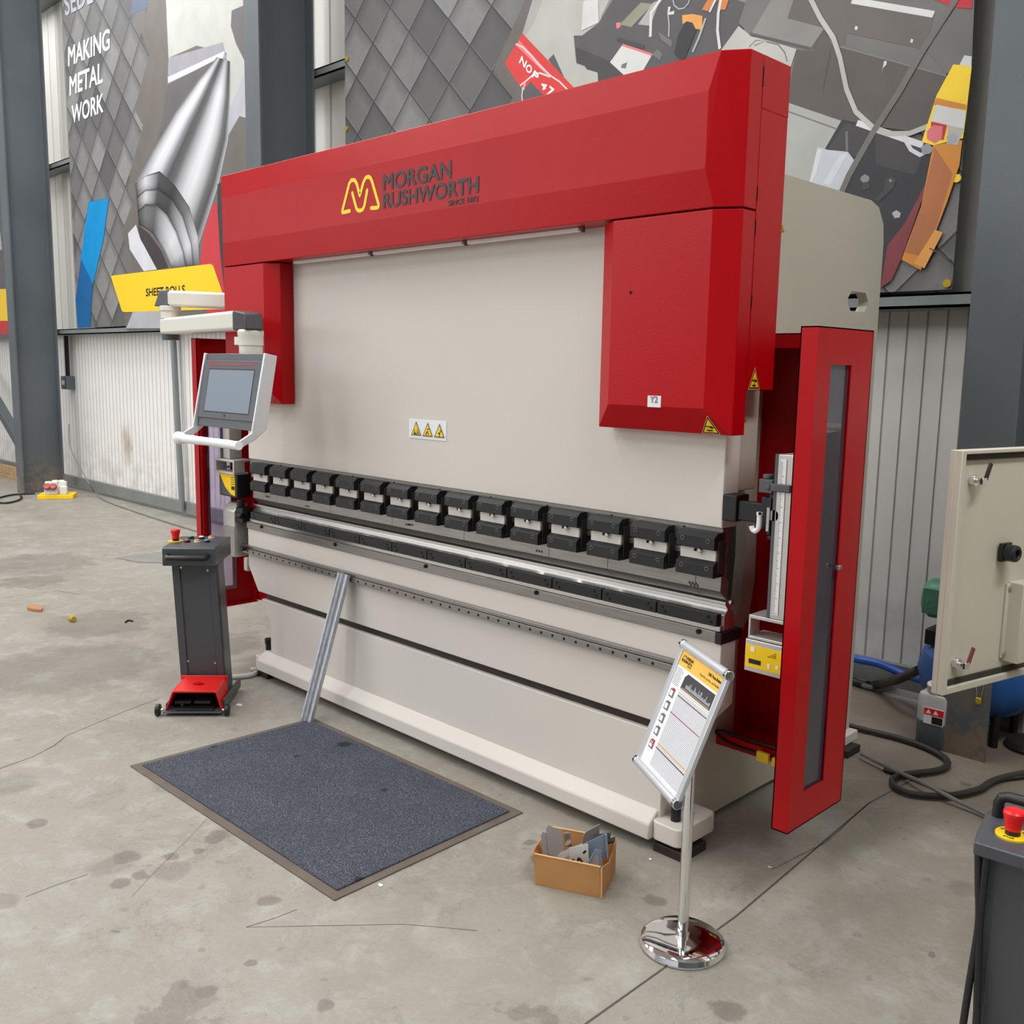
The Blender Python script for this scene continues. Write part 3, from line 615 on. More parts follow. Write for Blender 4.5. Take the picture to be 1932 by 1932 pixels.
P.poly('printed_knob', 'p_l2', k3([(1185, 1215), (1210, 1198), (1236, 1215), (1230, 1240), (1200, 1245)]))
P.poly('printed_post', 'p_maroon', k3([(1410, 985), (1240, 1470), (1180, 1600), (1120, 1640), (1160, 1400), (1260, 1270)]))
P.poly('printed_post', 'p_amber', k3([(1420, 830), (1585, 800), (1570, 940), (1500, 1150), (1350, 1540), (1240, 1480), (1350, 1180)]))
P.poly('printed_post', 'p_copper', k3([(1430, 840), (1530, 990), (1440, 1290), (1360, 1460), (1260, 1440), (1350, 1180)]))
P.poly('printed_post', 'p_orange', k3([(1430, 1310), (1475, 1325), (1370, 1530), (1310, 1500)]))
P.poly('printed_post', 'p_yellow', k3([(1535, 370), (1640, 380), (1610, 640), (1590, 790), (1420, 830), (1355, 810), (1440, 545)]))
P.poly('printed_post', 'p_amber', k3([(1440, 560), (1612, 600), (1608, 630), (1420, 600)])); P.poly('printed_post', 'p_white', k3([(1598, 318), (1640, 325), (1638, 385), (1570, 372)]))
P.poly('printed_socket', 'p_white', k3([(1440, 598), (1605, 635), (1595, 740), (1405, 690)])); P.poly('printed_socket', 'p_floor', k3([(1505, 715), (1595, 735), (1560, 830), (1500, 825)]))
P.poly('printed_socket', 'p_crim', k3([(1410, 695), (1500, 715), (1480, 800), (1400, 790)])); P.poly('printed_socket', 'p_pink', k3([(1420, 715), (1475, 722), (1470, 790), (1430, 818), (1385, 795), (1385, 750)]))
P.poly('printed_socket', 'p_l2', k3([(1495, 780), (1540, 755), (1565, 780), (1550, 815), (1510, 825)])); P.poly('printed_socket', 'p_l3', k3([(1350, 840), (1390, 815), (1425, 850), (1400, 880), (1360, 880)]))
P.line('printed_shape', 'p_dark', k3([(1400, 1415), (1530, 1485)]), 0.0051)

# far banner, only its edge shows beyond the first column
xr = ony((14, 500), BY).x
bf, P = banner('edge of a banner with yellow strip and dark red band behind the first column', xr-2.6, xr+.25, ony((10, 612), BY).z, 6.8)
P.poly('printed_shape', 'p_l4', [(-60, 0), (30, 0), (30, 640), (-60, 640)]); P.poly('printed_shape', 'p_l2', [(-60, 380), (-4, 400), (4, 470), (-60, 520)])
P.poly('printed_strip', 'sign_yellow', [(-60, 546), (30, 545), (30, 605), (-60, 606)]); P.poly('printed_band', 'p_crim', [(-60, 606), (30, 605), (30, 630), (-60, 632)])

# ================================================================== THE PRESS BRAKE
MX = lambda x: -6.73-x
press = thing('press_brake', 'large red and beige hydraulic press brake standing on the concrete floor', 'press brake', (-3.365, 3.4, 0))
def mirror(pts): return [(MX(p[0]), p[1], p[2]) for p in pts]

# bed: upper and lower front plate with the recess between, sloped foot flange
m = MB(); m.prism([(x, 2.83, z) for x, z in ((-4.95, .855), (-1.78, .855), (-1.78, .605), (-1.88, .485), (-4.85, .485), (-4.95, .62))], (0, .094, 0)); m.build('bed_upper_plate', 'beige', press, bevel=.003)
m = MB(); m.prism([(x, 2.83, z) for x, z in ((-4.815, .447), (-1.915, .447), (-2.005, .335), (-2.005, .04), (-4.725, .04), (-4.725, .335))], (0, .094, 0)); m.build('bed_lower_plate', 'beige', press, bevel=.003)
m = MB(); m.box(-4.68, -2.05, 2.855, 3.05, .10, .44); m.box(-4.80, -1.93, 2.855, 2.922, .44, .49); m.box(-4.68, -2.05, 2.925, 3.05, .49, .84); m.build('bed_core', 'dark_steel', press)
m = MB(); m.prism([(-4.79, y, z) for y, z in ((2.775, .045), (2.95, .045), (2.95, .150), (2.829, .150), (2.775, .105))], (2.775, 0, 0)); m.build('foot_flange', 'beige', press, bevel=.006)
def foot(x0, x1, y0, y1):
    f = MB(); r = .03; pts = []
    for cx, cy, a0 in ((x1-r, y0+r, -90), (x1-r, y1-r, 0), (x0+r, y1-r, 90), (x0+r, y0+r, 180)):
        pts += [(cx+r*math.cos(math.radians(a0+k*22.5)), cy+r*math.sin(math.radians(a0+k*22.5)), .05) for k in range(5)]
    f.prism(pts, (0, 0, .072)); o = f.build('levelling_foot', 'beige', press, bevel=.005)
    c = ((x0+x1)/2, y0+.065)
    g = MB(); g.cyl((*c, .10), (*c, .185), .019); g.cyl((*c, .185), (*c, .215), .025, n=6); g.build('levelling_bolt', 'black_metal', o, bevel=.002)
    g = MB(); g.cyl((c[0], c[1]+.09, .115), (c[0], c[1]+.09, .124), .017); g.build('hole', 'dark_steel', o)
    g = MB(); g.box(x0+.01, x1+.01, y0+.01, y0+.16, 0, .035); g.build('foot_pad', 'dark_steel', o, bevel=.003)
foot(-2.02, -1.885, 2.79, 3.03); foot(MX(-1.885), MX(-2.02)-.02, 2.79, 3.03)
for x, w_ in ((-1.999, 1), (MX(-1.999), -1)):
    m = MB(); m.box(min(x, x+.045*w_), max(x, x+.045*w_), 4.22, 4.35, .036, .085); o = m.build('levelling_foot', 'beige', press, bevel=.005)
    g = MB(); g.box(min(x-.02*w_, x+.085*w_), max(x-.02*w_, x+.085*w_), 4.17, 4.30, 0, .036); g.build('foot_pad', 'dark_steel', o, bevel=.003)

# side frames with C-shaped throat and lifting slot
FX = -2.0
prof = [(2.924, .03), (4.35, .03), (4.35, 2.0), (2.95, 2.0), (2.95, 1.42), (3.22, 1.40), (3.29, 1.33), (3.315, 1.22), (3.322, 1.05), (3.305, .87), (3.25, .79), (3.15, .735), (2.924, .72)]
ya, yb_, za, zb2, c_ = 4.045, 4.235, 2.045, 2.13, .03
for x in (FX-.045, MX(FX)):
    mb = MB(); P3 = lambda L_: [(x, y, z) for y, z in L_]; v = (.045, 0, 0)
    mb.prism(P3(prof), v)
    mb.prism(P3([(2.95, 2.18), (4.35, 2.18), (4.35, 2.36), (4.335, 2.44), (4.28, 2.505), (4.20, 2.525), (2.95, 2.525)]), v)
    mb.prism(P3([(2.95, 2.0), (ya+c_, 2.0), (ya+c_, za), (ya, za+c_), (ya, zb2-c_), (ya+c_, zb2), (ya+c_, 2.18), (2.95, 2.18)]), v)
    mb.prism(P3([(yb_-c_, 2.0), (4.35, 2.0), (4.35, 2.18), (yb_-c_, 2.18), (yb_-c_, zb2), (yb_, zb2-c_), (yb_, za+c_), (yb_-c_, za)]), v)
    mb.prism(P3([(ya+c_, 2.0), (yb_-c_, 2.0), (yb_-c_, za), (ya+c_, za)]), v); mb.prism(P3([(ya+c_, zb2), (yb_-c_, zb2), (yb_-c_, 2.18), (ya+c_, 2.18)]), v)
    mb.build('side_frame', 'frame_grey', press, smooth=False)
m = MB(); m.box(MX(FX)+.045, FX-.045, 4.0, 4.05, .2, 2.0); m.build('rear_panel', 'frame_grey', press)
m = MB(); m.box(MX(FX)+.045, FX-.045, 3.10, 3.95, 2.30, 2.50); m.build('top_tank', 'frame_grey', press)

# ram, guide blocks
m = MB(); m.box(-4.925, -1.80, 2.83, 2.924, 1.242, 2.45); ram = m.build('ram', 'beige', press, bevel=.004)
for x0, x1 in ((-2.04, -1.80), (MX(-1.80), MX(-2.04))):
    m = MB(); m.box(x0, x1, 2.924, 3.03, 1.365, 2.4); m.build('ram_guide', 'frame_grey', press, bevel=.004)

# red front hood: face framed by slanting borders
R = dict(A=(-1.836, 2.687, 2.643), B=(-1.836, 2.687, 2.409), C=(-1.808, 2.702, 2.290), D=(-1.73, 2.752, 2.290), E=(-1.73, 2.752, 2.761), F=(-1.806, 2.703, 2.761), G=(-1.73, 2.827, 2.290), H=(-1.73, 2.827, 2.761))
L = {k_: (MX(v[0]), v[1], v[2]) for k_, v in R.items()}
names = list('ABCDEFGH'); vs = [R[k_] for k_ in names]+[L[k_] for k_ in names]; I = lambda s: [names.index(c) if c.isupper() else names.index(c.upper())+8 for c in s]
m = MB(); m.solid(vs, [I('aAFf'), I('aABb'), I('bBCc'), I('ABCDEF'), I('abcdef'), I('fFEHhe'), I('cCDGgd'), I('DEHG'), I('dehg'), I('GHhg')])
hood = m.build('front_hood', 'red', press, smooth=False, bevel=.0025)
m = MB()
m.box(-5.0, -1.73, 2.829, 2.995, 2.60, 2.761)
for x0, x1 in ((-1.76, -1.73), (-5.0, -4.97)): m.box(x0, x1, 2.829, 2.993, 1.714, 2.60)
m.build('hood_side_cover', 'red', press, bevel=.002)
m = MB()
for z0, z1 in ((2.665, 2.725), (2.315, 2.36), (2.21, 2.255), (1.98, 2.02)): m.box(-1.7315, -1.7285, 2.826, 2.8305, z0, z1)
m.build('slot', 'hole', hood)
# cylinder covers hanging below the hood
def cover(x0, x1):
    b, yf, yb, z0, z1 = .081, 2.702, 2.752, 1.566, 2.284
    v = [(x0+b, yf, z1), (x1-b, yf, z1), (x1-b, yf, z0+.086), (x0+b, yf, z0+.086), (x0, yb, z1), (x1, yb, z1), (x1, yb, z0), (x0, yb, z0), (x0, 2.826, z1), (x1, 2.826, z1), (x1, 2.826, z0), (x0, 2.826, z0)]
    mb = MB(); mb.solid(v, [(0, 1, 2, 3), (4, 0, 3, 7), (1, 5, 6, 2), (3, 2, 6, 7), (4, 8, 9, 5, 1, 0), (4, 7, 11, 8), (5, 9, 10, 6), (7, 6, 10, 11), (8, 11, 10, 9)])
    return mb.build('cylinder_cover', 'red', press, smooth=False, bevel=.0025)
cov_r = cover(-2.295, -1.73); cov_l = cover(-5.0, -4.435)
m = MB(); p = ony((1190, 552), 2.702); m.cyl(p+Vector((0, .002, 0)), p+Vector((0, -.0012, 0)), .006, n=14); m.build('hole', 'hole', cov_r)
# work lights under the hood
for a, b in (((562, 493), (703, 478)), ((712, 477), (880, 460)), ((890, 459), (1100, 436))):
    p, q_ = onz(a, 2.279), onz(b, 2.279); mb = MB(); y = 2.79
    x0, x1 = ony(a, 2.80).x, ony(b, 2.80).x
    mb.box(x0, x1, 2.772, 2.80, 2.276, 2.2899); o = mb.build('work_light', 'white', press, bevel=.002)
    g = MB(); g.cyl((x1+.012, 2.786, 2.272), (x1+.012, 2.786, 2.2895), .008, n=12); g.build('clip', 'plastic_dark', o)

# maker's lettering and winding M emblem on the hood
yl = 2.6868
def hl(p): return ony(p, yl)
def hoodtext(body, bl_, br, tl): return text(body, hl(bl_), hl(br)-hl(bl_), hl(tl)-hl(bl_), 'logo_ink', hood, off=.05)
kk = lambda x, y: (620+x/6.0375, 280+y/6.0375)
hoodtext('MORGAN', kk(625, 480), kk(1396, 330), kk(625, 303)); hoodtext('RUSHWORTH', kk(625, 683), kk(1706, 498), kk(625, 520)); hoodtext('SINCE 1872', kk(1366, 655), kk(1706, 600), kk(1366, 598))
m = MB(); wS = (hl(kk(0, 0))-hl(kk(0, 44))).length
E1 = [(243, 712), (178, 728), (160, 728), (160, 705), (238, 400), (262, 362), (300, 362), (322, 400), (358, 535), (400, 385), (425, 335), (455, 322), (482, 340), (500, 385), (572, 640), (568, 668), (545, 678), (488, 680)]
E2 = [(273, 510), (318, 680), (335, 705), (362, 710), (392, 695), (410, 655), (442, 478)]
for e in (E1, E2): stroke(m, [hl(kk(*p))+Vector((0, -.0012, 0)) for p in e], wS, (0, -1, 0))
m.build('emblem', 'logo_yellow', hood, smooth=False)

# plates and warning labels
def triangle(parent, px, ax, val, border, glyph=1, name='warning_label'):
    """triangular label from apex, lower corner, lower corner"""
    f = {'x': onx, 'y': ony}[ax]; A, B, C_ = [Vector(f(p, val)) for p in px]; nrm = (C_-B).cross(A-B).normalized(); g = (A+B+C_)/3
    if nrm.dot(CAM-g) < 0: nrm = -nrm
    mb = MB(); mix = lambda t, k_: [g+(p-g)*t+nrm*k_ for p in (A, B, C_)]
    for i, (t, k_) in enumerate(((1.12, .0010), (1.0, .0014), (.80, .0018))): mb.face(mix(t, k_), i)
    U, V_ = (C_-B)*.5, (A-(B+C_)/2); o = (B+C_)/2+nrm*.0022
    P_ = lambda u, v: o+U*u+V_*v
    if glyph == 1:
        mb.face([P_(-.45, .44), P_(.3, .44), P_(.5, .36), P_(.2, .28), P_(.1, .36), P_(-.45, .38)], 1); mb.face([P_(-.4, .20), P_(.25, .20), P_(.25, .11), P_(-.4, .11)], 1); mb.face([P_(-.04, .54), P_(.04, .54), P_(.04, .08), P_(-.04, .08)], 1)
    elif glyph == 2:
        mb.face([P_(.1, .52), P_(.3, .12), P_(.5, .08), P_(.55, .16)], 1); mb.face([P_(-.5, .1), P_(.2, .08), P_(.1, .18), P_(-.3, .2), P_(-.15, .44), P_(-.3, .4), P_(-.45, .2)], 1)
    elif glyph == 3:
        mb.face([P_(-.1, .56), P_(.15, .58), P_(.3, .5), P_(.1, .48), P_(-.1, .5)], 1); mb.face([P_(-.45, .12), P_(0, .46), P_(.3, .1), P_(.15, .1), P_(0, .3), P_(-.25, .1)], 1)
    else:
        mb.face([P_(.2, .56), P_(.35, .5), P_(.1, .2), P_(.1, .06), P_(-.02, .06), P_(-.02, .24), P_(-.3, .3), P_(-.1, .36), P_(.1, .36)], 1)
    return mb.build(name, [border, 'ink', 'warn_yellow'], parent, smooth=False)
k7 = lambda x, y: (760+x/16.1, 740+y/16.1)
m = MB(); a, b = ony(k7(200, 800), 2.83), ony(k7(1330, 1500), 2.83); zt = ony(k7(800, 850), 2.83).z; zb_ = ony(k7(800, 1440), 2.83).z
m.box(a.x, b.x, 2.827, 2.8305, zb_, zt); plate = m.build('warning_plate', 'label_white', ram, bevel=.001)
for g_, t in ((2, ((410, 885), (262, 1300), (565, 1325))), (3, ((762, 920), (605, 1335), (915, 1360))), (4, ((1118, 955), (955, 1365), (1275, 1395)))):
    o = triangle(ram, [k7(*p) for p in t], 'y', 2.8265, 'label_white', g_)
k8 = lambda x, y: (1300+x/9.66, 660+y/9.66)
triangle(press, [k8(1197, 340), k8(1083, 712), k8(1272, 705)], 'x', -1.7295, 'warn_orange')
A, B, C_ = [Vector(onp(k8(*p), (-1.808, 2.702, 1.652), (0, -.864, -.503))) for p in ((338, 1215), (250, 1505), (565, 1530))]
g = (A+B+C_)/3; nrm = Vector((0, -.864, -.503)); mb = MB()
for i, (t, k_) in enumerate(((1.1, .0012), (1.0, .0016), (.80, .002))): mb.face([g+(p-g)*t+nrm*k_ for p in (A, B, C_)], i)
U, V_ = (C_-B)*.5, (A-(B+C_)/2); o_ = (B+C_)/2+nrm*.0024; Pq = lambda u, v: o_+U*u+V_*v
mb.face([Pq(-.5, .44), Pq(.3, .44), Pq(.5, .34), Pq(.2, .28), Pq(-.1, .38), Pq(-.5, .38)], 1); mb.face([Pq(-.4, .22), Pq(.3, .22), Pq(.3, .13), Pq(-.4, .13)], 1)
mb.build('warning_label', ['warn_orange', 'ink', 'warn_yellow'], cov_r, smooth=False)
triangle(press, [(1404, 786), (1401, 795), (1409, 795)], 'x', -1.799, 'warn_orange')
triangle(press, [(1476, 424), (1474, 437), (1480, 437)], 'x', -1.9985, 'warn_yellow')
k9 = lambda x, y: (1080+x/2.416, 60+y/2.416)
a, b, c_ = ony(k9(343, 1710), 2.702), ony(k9(403, 1712), 2.702), ony(k9(343, 1658), 2.702)
m = MB(); m.box(a.x, b.x, 2.6995, 2.703, a.z, c_.z); o = m.build('name_plate', 'label_white', cov_r, bevel=.0008)
w_ = b.x-a.x; text('Y2', (a.x+w_*.22, 2.6995, a.z+.016), (w_*.56, 0, 0), (0, 0, (c_.z-a.z)*.56), 'p_mid2', cov_r, off=0.03, push=.001)

# upper tooling: adapter strip, punch, fifteen clamps
m = MB(); m.box(-4.925, -1.80, 2.838, 2.887, 1.185, 1.2415); m.box(-4.92, -1.80, 2.845, 2.880, 1.150, 1.186); m.box(-4.915, -1.80, 2.838, 2.870, 1.136, 1.155); m.build('adapter_strip', 'steel', press, bevel=.0015)
for i in range(9): m = MB(); m.box(-4.6+.33*i-.005, -4.6+.33*i+.005, 2.8372, 2.839, 1.226, 1.232); m.build('screw', 'hole', press)
pp = [(2.858, 1.137), (2.870, 1.137), (2.880, 1.09), (2.876, 1.06), (2.893, 1.05), (2.889, 1.03), (2.887, .99), (2.882, .984), (2.874, .99), (2.846, 1.012), (2.841, 1.02), (2.843, 1.062), (2.843, 1.087), (2.857, 1.092)]
xs = [-1.80, -1.905, -2.305, -2.61, -3.12, -3.63, -4.14, -4.65, -4.905]
for a, b in zip(xs, xs[1:]):
    m = MB(); m.prism([(b+.0008, y, z) for y, z in pp], (a-b-.0016, 0, 0)); m.build('punch_segment', 'steel', press, smooth=False, bevel=.0008)
m = MB()
for px in ((1308, 1100), (1018, 1040), (775, 990), (580, 955), (505, 937), (1311, 1104), (770, 990)):
    p = ony(px, 2.8415)
    for j in range(3): m.box(p.x-.02+j*.014, p.x-.012+j*.014, 2.8405, 2.843, p.z-.004, p.z+.004)
m.build('stamped_mark', 'dark_steel', press)
CX = lambda k_: -1.872-.2057*k_
proto = None
for k_ in range(15):
    x = CX(k_)
    if proto is None:
        w = .077
        mb = MB(); mb.box(x-w+.004, x+w-.006, 2.800, 2.838, 1.10, 1.19)
        cl = mb.build('punch_clamp', 'beige', press, bevel=.001, at=(x, 2.82, 1.14))
        jaws = []
        for (z0, z1, zc) in ((1.170, 1.212, 1.2285), (1.0735, 1.1165, 1.131)):
            mb = MB(); mb.prism([(x-w, y, z) for y, z in ((2.780, z0+.004), (2.786, z0), (2.846, z0), (2.846, zc), (2.800, zc), (2.780, z1))], (2*w, 0, 0))
            for sx in (-.053, .051):
                z = z1-.011
                mb.mi = 1; mb.cyl((x+sx, 2.783, z), (x+sx, 2.7785, z), .0085, n=14); mb.mi = 2; mb.cyl((x+sx, 2.7790, z), (x+sx, 2.7780, z), .0050, n=6); mb.mi = 0
            jaws.append(mb.build('clamp_jaw', ['black_metal', 'plastic_dark', 'hole'], cl, bevel=.002, smooth=False, at=(x, 2.81, z0)))
        mb = MB(); mb.cyl((x+.012, 2.801, 1.161), (x+.012, 2.786, 1.161), .0085, n=14); jaws.append(mb.build('clamp_screw', 'bright_steel', cl, bevel=.001, at=(x+.012, 2.80, 1.161)))
        mb = MB(); mb.box(x-.016, x+.006, 2.7985, 2.802, 1.156, 1.166); jaws.append(mb.build('slot', 'hole', cl, at=(x-.005, 2.80, 1.161)))
        mb = MB(); mb.box(x+w-.004, x+w+.004, 2.806, 2.85, 1.085, 1.20); jaws.append(mb.build('clamp_lever', 'dark_steel', cl, bevel=.002, at=(x+w, 2.82, 1.14)))
        proto = cl
    else:
        c = proto.copy(); COL.objects.link(c); c.location.x -= .2057*k_
        for ch in list(proto.children):
            d_ = ch.copy(); COL.objects.link(d_); d_.parent = c

# lower tooling: table strip, die with V groove, twelve clamping bars
m = MB(); m.box(-4.95, -1.80, 2.822, 2.950, .840, .880); m.build('table_strip', 'steel', press, bevel=.002)
m = MB(); m.box(-1.80, -1.775, 2.820, 2.952, .838, .879); m.box(-4.952, -4.945, 2.83, 2.95, .838, .879); m.build('strip_end_cap', 'black_metal', press, bevel=.002)
dp = [(2.850, .880), (2.920, .880), (2.911, .908), (2.909, .932), (2.888, .955), (2.909, .972), (2.909, .982), (2.893, .982), (2.882, .970), (2.871, .982), (2.853, .982), (2.853, .972), (2.869, .955), (2.850, .935)]
m = MB(); m.prism([(-4.93, y, z) for y, z in dp], (3.145, 0, 0)); m.build('die', 'bright_steel', press, smooth=False, bevel=.0008)
m = MB(); m.box(-4.93, -1.786, 2.828, 2.852, .880, .900); m.box(-4.93, -1.79, 2.836, 2.852, .90, .932); m.build('die_holder', 'bright_steel', press, bevel=.002)
bar = None
for k_ in range(12):
    x = -1.788-.2575*k_
    if bar is None:
        mb = MB(); mb.box(x-.252, x, 2.806, 2.836, .9025, .945)
        mb.mi = 1
        for sx in (-.028, -.222):
            for dz, dx in ((.008, -.006), (-.007, .006)): mb.cyl((x+sx+dx, 2.807, .924+dz), (x+sx+dx, 2.804, .924+dz), .006, n=12)
        bar = mb.build('clamping_bar', ['black_metal', 'hole'], press, bevel=.002, at=(x-.126, 2.82, .924))
    else:
        c = bar.copy(); COL.objects.link(c); c.location.x -= .2575*k_
for px in ((1318, 1196), (1012, 1112), (803, 1060), (632, 1020), (493, 988)):
    p = ony(px, 2.82); m = MB(); m.cyl((p.x, 2.824, .868), (p.x, 2.815, .868), .009, n=12); m.build('screw', 'hole', press)

# drilled front rail
m = MB(); m.box(-4.96, -1.93, 2.800, 2.8295, .700, .728); m.box(-4.96, -1.93, 2.806, 2.8295, .730, .744)
m.mi = 1
for i in range(47):
    x = -2.045-.0622*i; m.cyl((x, 2.801, .7145), (x, 2.7990, .7145), .0062, n=12)
m.build('front_rail', ['steel', 'hole'], press, bevel=.0015)
m = MB(); m.cyl((-4.93, 2.80, .728), (-4.93, 2.77, .728), .015, n=12); m.cyl((-4.99, 2.815, .735), (-4.95, 2.815, .735), .012, n=12); m.build('rail_stop', 'black_metal', press)

# side guards: red window doors on brackets
def guard(sx):
    X = (lambda x: x) if sx > 0 else MX
    def bx(mb, x0, x1, *r): a, b = sorted((X(x0), X(x1))); mb.box(a, b, *r)
    mb = MB(); y0, y1, z0, z1 = 2.70, 3.065, .315, 1.912; wy0, wy1, wz0, wz1 = 2.79, 2.925, .43, 1.80
    bx(mb, -1.424, -1.420, y0, wy0, z0, z1); bx(mb, -1.424, -1.420, wy1, y1, z0, z1); bx(mb, -1.424, -1.420, wy0, wy1, z0, wz0); bx(mb, -1.424, -1.420, wy0, wy1, wz1, z1)
    bx(mb, -1.478, -1.424, y0, y0+.004, z0, z1); bx(mb, -1.478, -1.474, y0, y0+.02, z0, z1)
    bx(mb, -1.478, -1.420, y0, y1, z1-.004, z1); bx(mb, -1.478, -1.420, y0, y1, z0, z0+.004); bx(mb, -1.46, -1.420, y1-.004, y1, z0, z1)
    g_ = mb.build('side_guard', 'red', press, smooth=False)
    mb = MB(); bx(mb, -1.433, -1.430, wy0-.02, wy1+.02, wz0-.02, wz1+.02); mb.build('guard_window', 'tinted_window', g_, smooth=False)
    mb = MB(); bx(mb, -1.42, -1.405, 2.905, 2.925, 1.15, 1.165); mb.build('latch', 'bright_steel', g_, bevel=.003)
    mb = MB()
    if sx > 0:
        # open red box between the frame and the door: back, side cheek on the frame, floor with lip, top flange
        bx(mb, -2.0, -1.60, 3.405, 3.41, .33, 1.915); bx(mb, -1.604, -1.60, 3.18, 3.41, .33, 1.915)
        mb.prism([(-1.998, y, z) for y, z in ((3.30, .33), (3.41, .33), (3.41, 1.915), (3.385, 1.915), (3.385, 1.25), (3.398, 1.12), (3.40, .95), (3.37, .80), (3.31, .735), (3.30, .70))], (.004, 0, 0))
        bx(mb, -2.0, -1.602, 3.18, 3.41, .33, .335); bx(mb, -2.02, -1.602, 3.176, 3.18, .32, .365)
        bx(mb, -2.0, -1.602, 3.22, 3.41, 1.911, 1.915); bx(mb, -2.0, -1.602, 3.22, 3.224, 1.862, 1.915)
        mb.prism([(-1.422, 3.062, .33), (-1.602, 3.18, .33), (-1.602, 3.18, 1.91), (-1.422, 3.062, 1.91)], (.002, .004, 0))
    else:
        mb.prism([(-5.309, 3.062, .318), (-4.80, 3.29, .318), (-4.80, 3.29, 1.905), (-5.309, 3.062, 1.905)], (-.002, .004, 0))
        mb.prism([(-5.309, 3.055, 1.86), (-4.80, 3.28, 1.86), (-4.80, 3.28, 1.905), (-5.309, 3.055, 1.905)], (.002, -.004, 0)); mb.prism([(-4.80, 3.29, .318), (-4.732, 3.29, .318), (-4.732, 3.29, 1.905), (-4.80, 3.29, 1.905)], (0, .004, 0))
    mb.build('guard_bracket', 'red', press, smooth=False)
guard(1); guard(-1)

# light-curtain heads that travel on scaled posts
def sensor(sx):
    X = (lambda x: x) if sx > 0 else MX
    def bx(mb, x0, x1, *r): a, b = sorted((X(x0), X(x1))); mb.box(a, b, *r)
    mb = MB(); bx(mb, -1.585, -1.505, 2.80, 2.90, .975, 1.515); post = mb.build('sensor_post', 'aluminium', press, bevel=.003)
    mb = MB(); bx(mb, -1.572, -1.553, 2.797, 2.801, .99, 1.50)
    mb.mi = 1
    for i in range(100): bx(mb, -1.571, -1.571+(.012 if i % 10 == 0 else .008 if i % 5 == 0 else .005), 2.7960, 2.7975, .995+i*.005, .9962+i*.005)
    mb.build('scale_strip', ['white', 'plastic_dark'], post, smooth=False)
    mb = MB(); bx(mb, -1.595, -1.585, 2.80, 2.83, .975, 1.515); mb.build('post_slot', 'plastic_dark', post)
    mb = MB(); bx(mb, -1.66, -1.49, 2.80, 2.90, .962, .974); bx(mb, -1.66, -1.652, 2.80, 2.86, .90, .966); bx(mb, -1.66, -1.49, 2.80, 2.90, .893, .903); mb.build('sensor_bracket', 'aluminium', press, bevel=.002)
    mb = MB(); bx(mb, -1.668, -1.49, 2.80, 2.89, .78, .89); box = mb.build('sensor_box', 'aluminium', press, bevel=.003)
    mb = MB(); bx(mb, -1.664, -1.49, 2.798, 2.801, .796, .872); mb.mi = 1; bx(mb, -1.65, -1.605, 2.7965, 2.799, .81, .825); mb.mi = 2; bx(mb, -1.645, -1.63, 2.7965, 2.799, .85, .866)
    for i in range(3): bx(mb, -1.58+i*.03, -1.57+i*.03, 2.7965, 2.799, .806+.004*i, .822)
    mb.mi = 1
    for i in range(3): bx(mb, -1.58+.01*i, -1.55, 2.7965, 2.799, .846+i*.006, .8475+i*.006)
    mb.build('box_label', ['yellow', 'ink', 'white'], box, smooth=False)
sensor(1)
# carriage arm from the ram, latch and hook
m = MB(); m.box(-1.80, -1.745, 2.825, 2.905, 1.272, 1.362); m.box(-1.745, -1.62, 2.835, 2.86, 1.278, 1.345); m.box(-1.65, -1.615, 2.82, 2.87, 1.262, 1.37); arm = m.build('sensor_arm', 'black_metal', press, bevel=.004)
m = MB(); m.box(-1.65, -1.60, 2.80, 2.85, 1.385, 1.43); m.box(-1.60, -1.53, 2.785, 2.80, 1.395, 1.42); m.cyl((-1.615, 2.80, 1.405), (-1.615, 2.794, 1.405), .009); m.cyl((-1.63, 2.825, 1.43), (-1.63, 2.825, 1.445), .018); m.build('clamp_lever', 'plastic_dark', arm, bevel=.004)
m = MB(); m.box(-1.615, -1.60, 2.80, 2.84, 1.25, 1.37); m.box(-1.60, -1.575, 2.81, 2.84, 1.25, 1.275); m.box(-1.60, -1.575, 2.81, 2.84, 1.345, 1.37)
for x, z in ((-1.605, 1.375), (-1.585, 1.378), (-1.605, 1.24), (-1.585, 1.236)): m.cyl((x, 2.82, z), (x, 2.805, z), .009, n=10)
m.build('sensor_head', 'plastic_black', arm, bevel=.003)
m = MB(); m.cyl((-1.59, 2.80, 1.315), (-1.59, 2.812, 1.315), .018); m.box(-1.612, -1.602, 2.794, 2.80, 1.262, 1.34); m.build('lens', 'bright_steel', arm)
hk = [(1433, 972), (1432, 990), (1430, 998), (1425, 1002), (1420, 999), (1418, 992)]
m = MB(); P_ = [ony(p, 2.795) for p in hk]; m.tube(P_, .0085, 8, smooth=4); m.cyl(P_[0], P_[0]+Vector((0, 0, .01)), .010); m.build('hook', 'white', arm)
m = MB(); m.cyl(ony((1433, 969), 2.785), ony((1433, 969), 2.785)+Vector((0, .004, 0)), .005); m.build('hole', 'hole', arm)
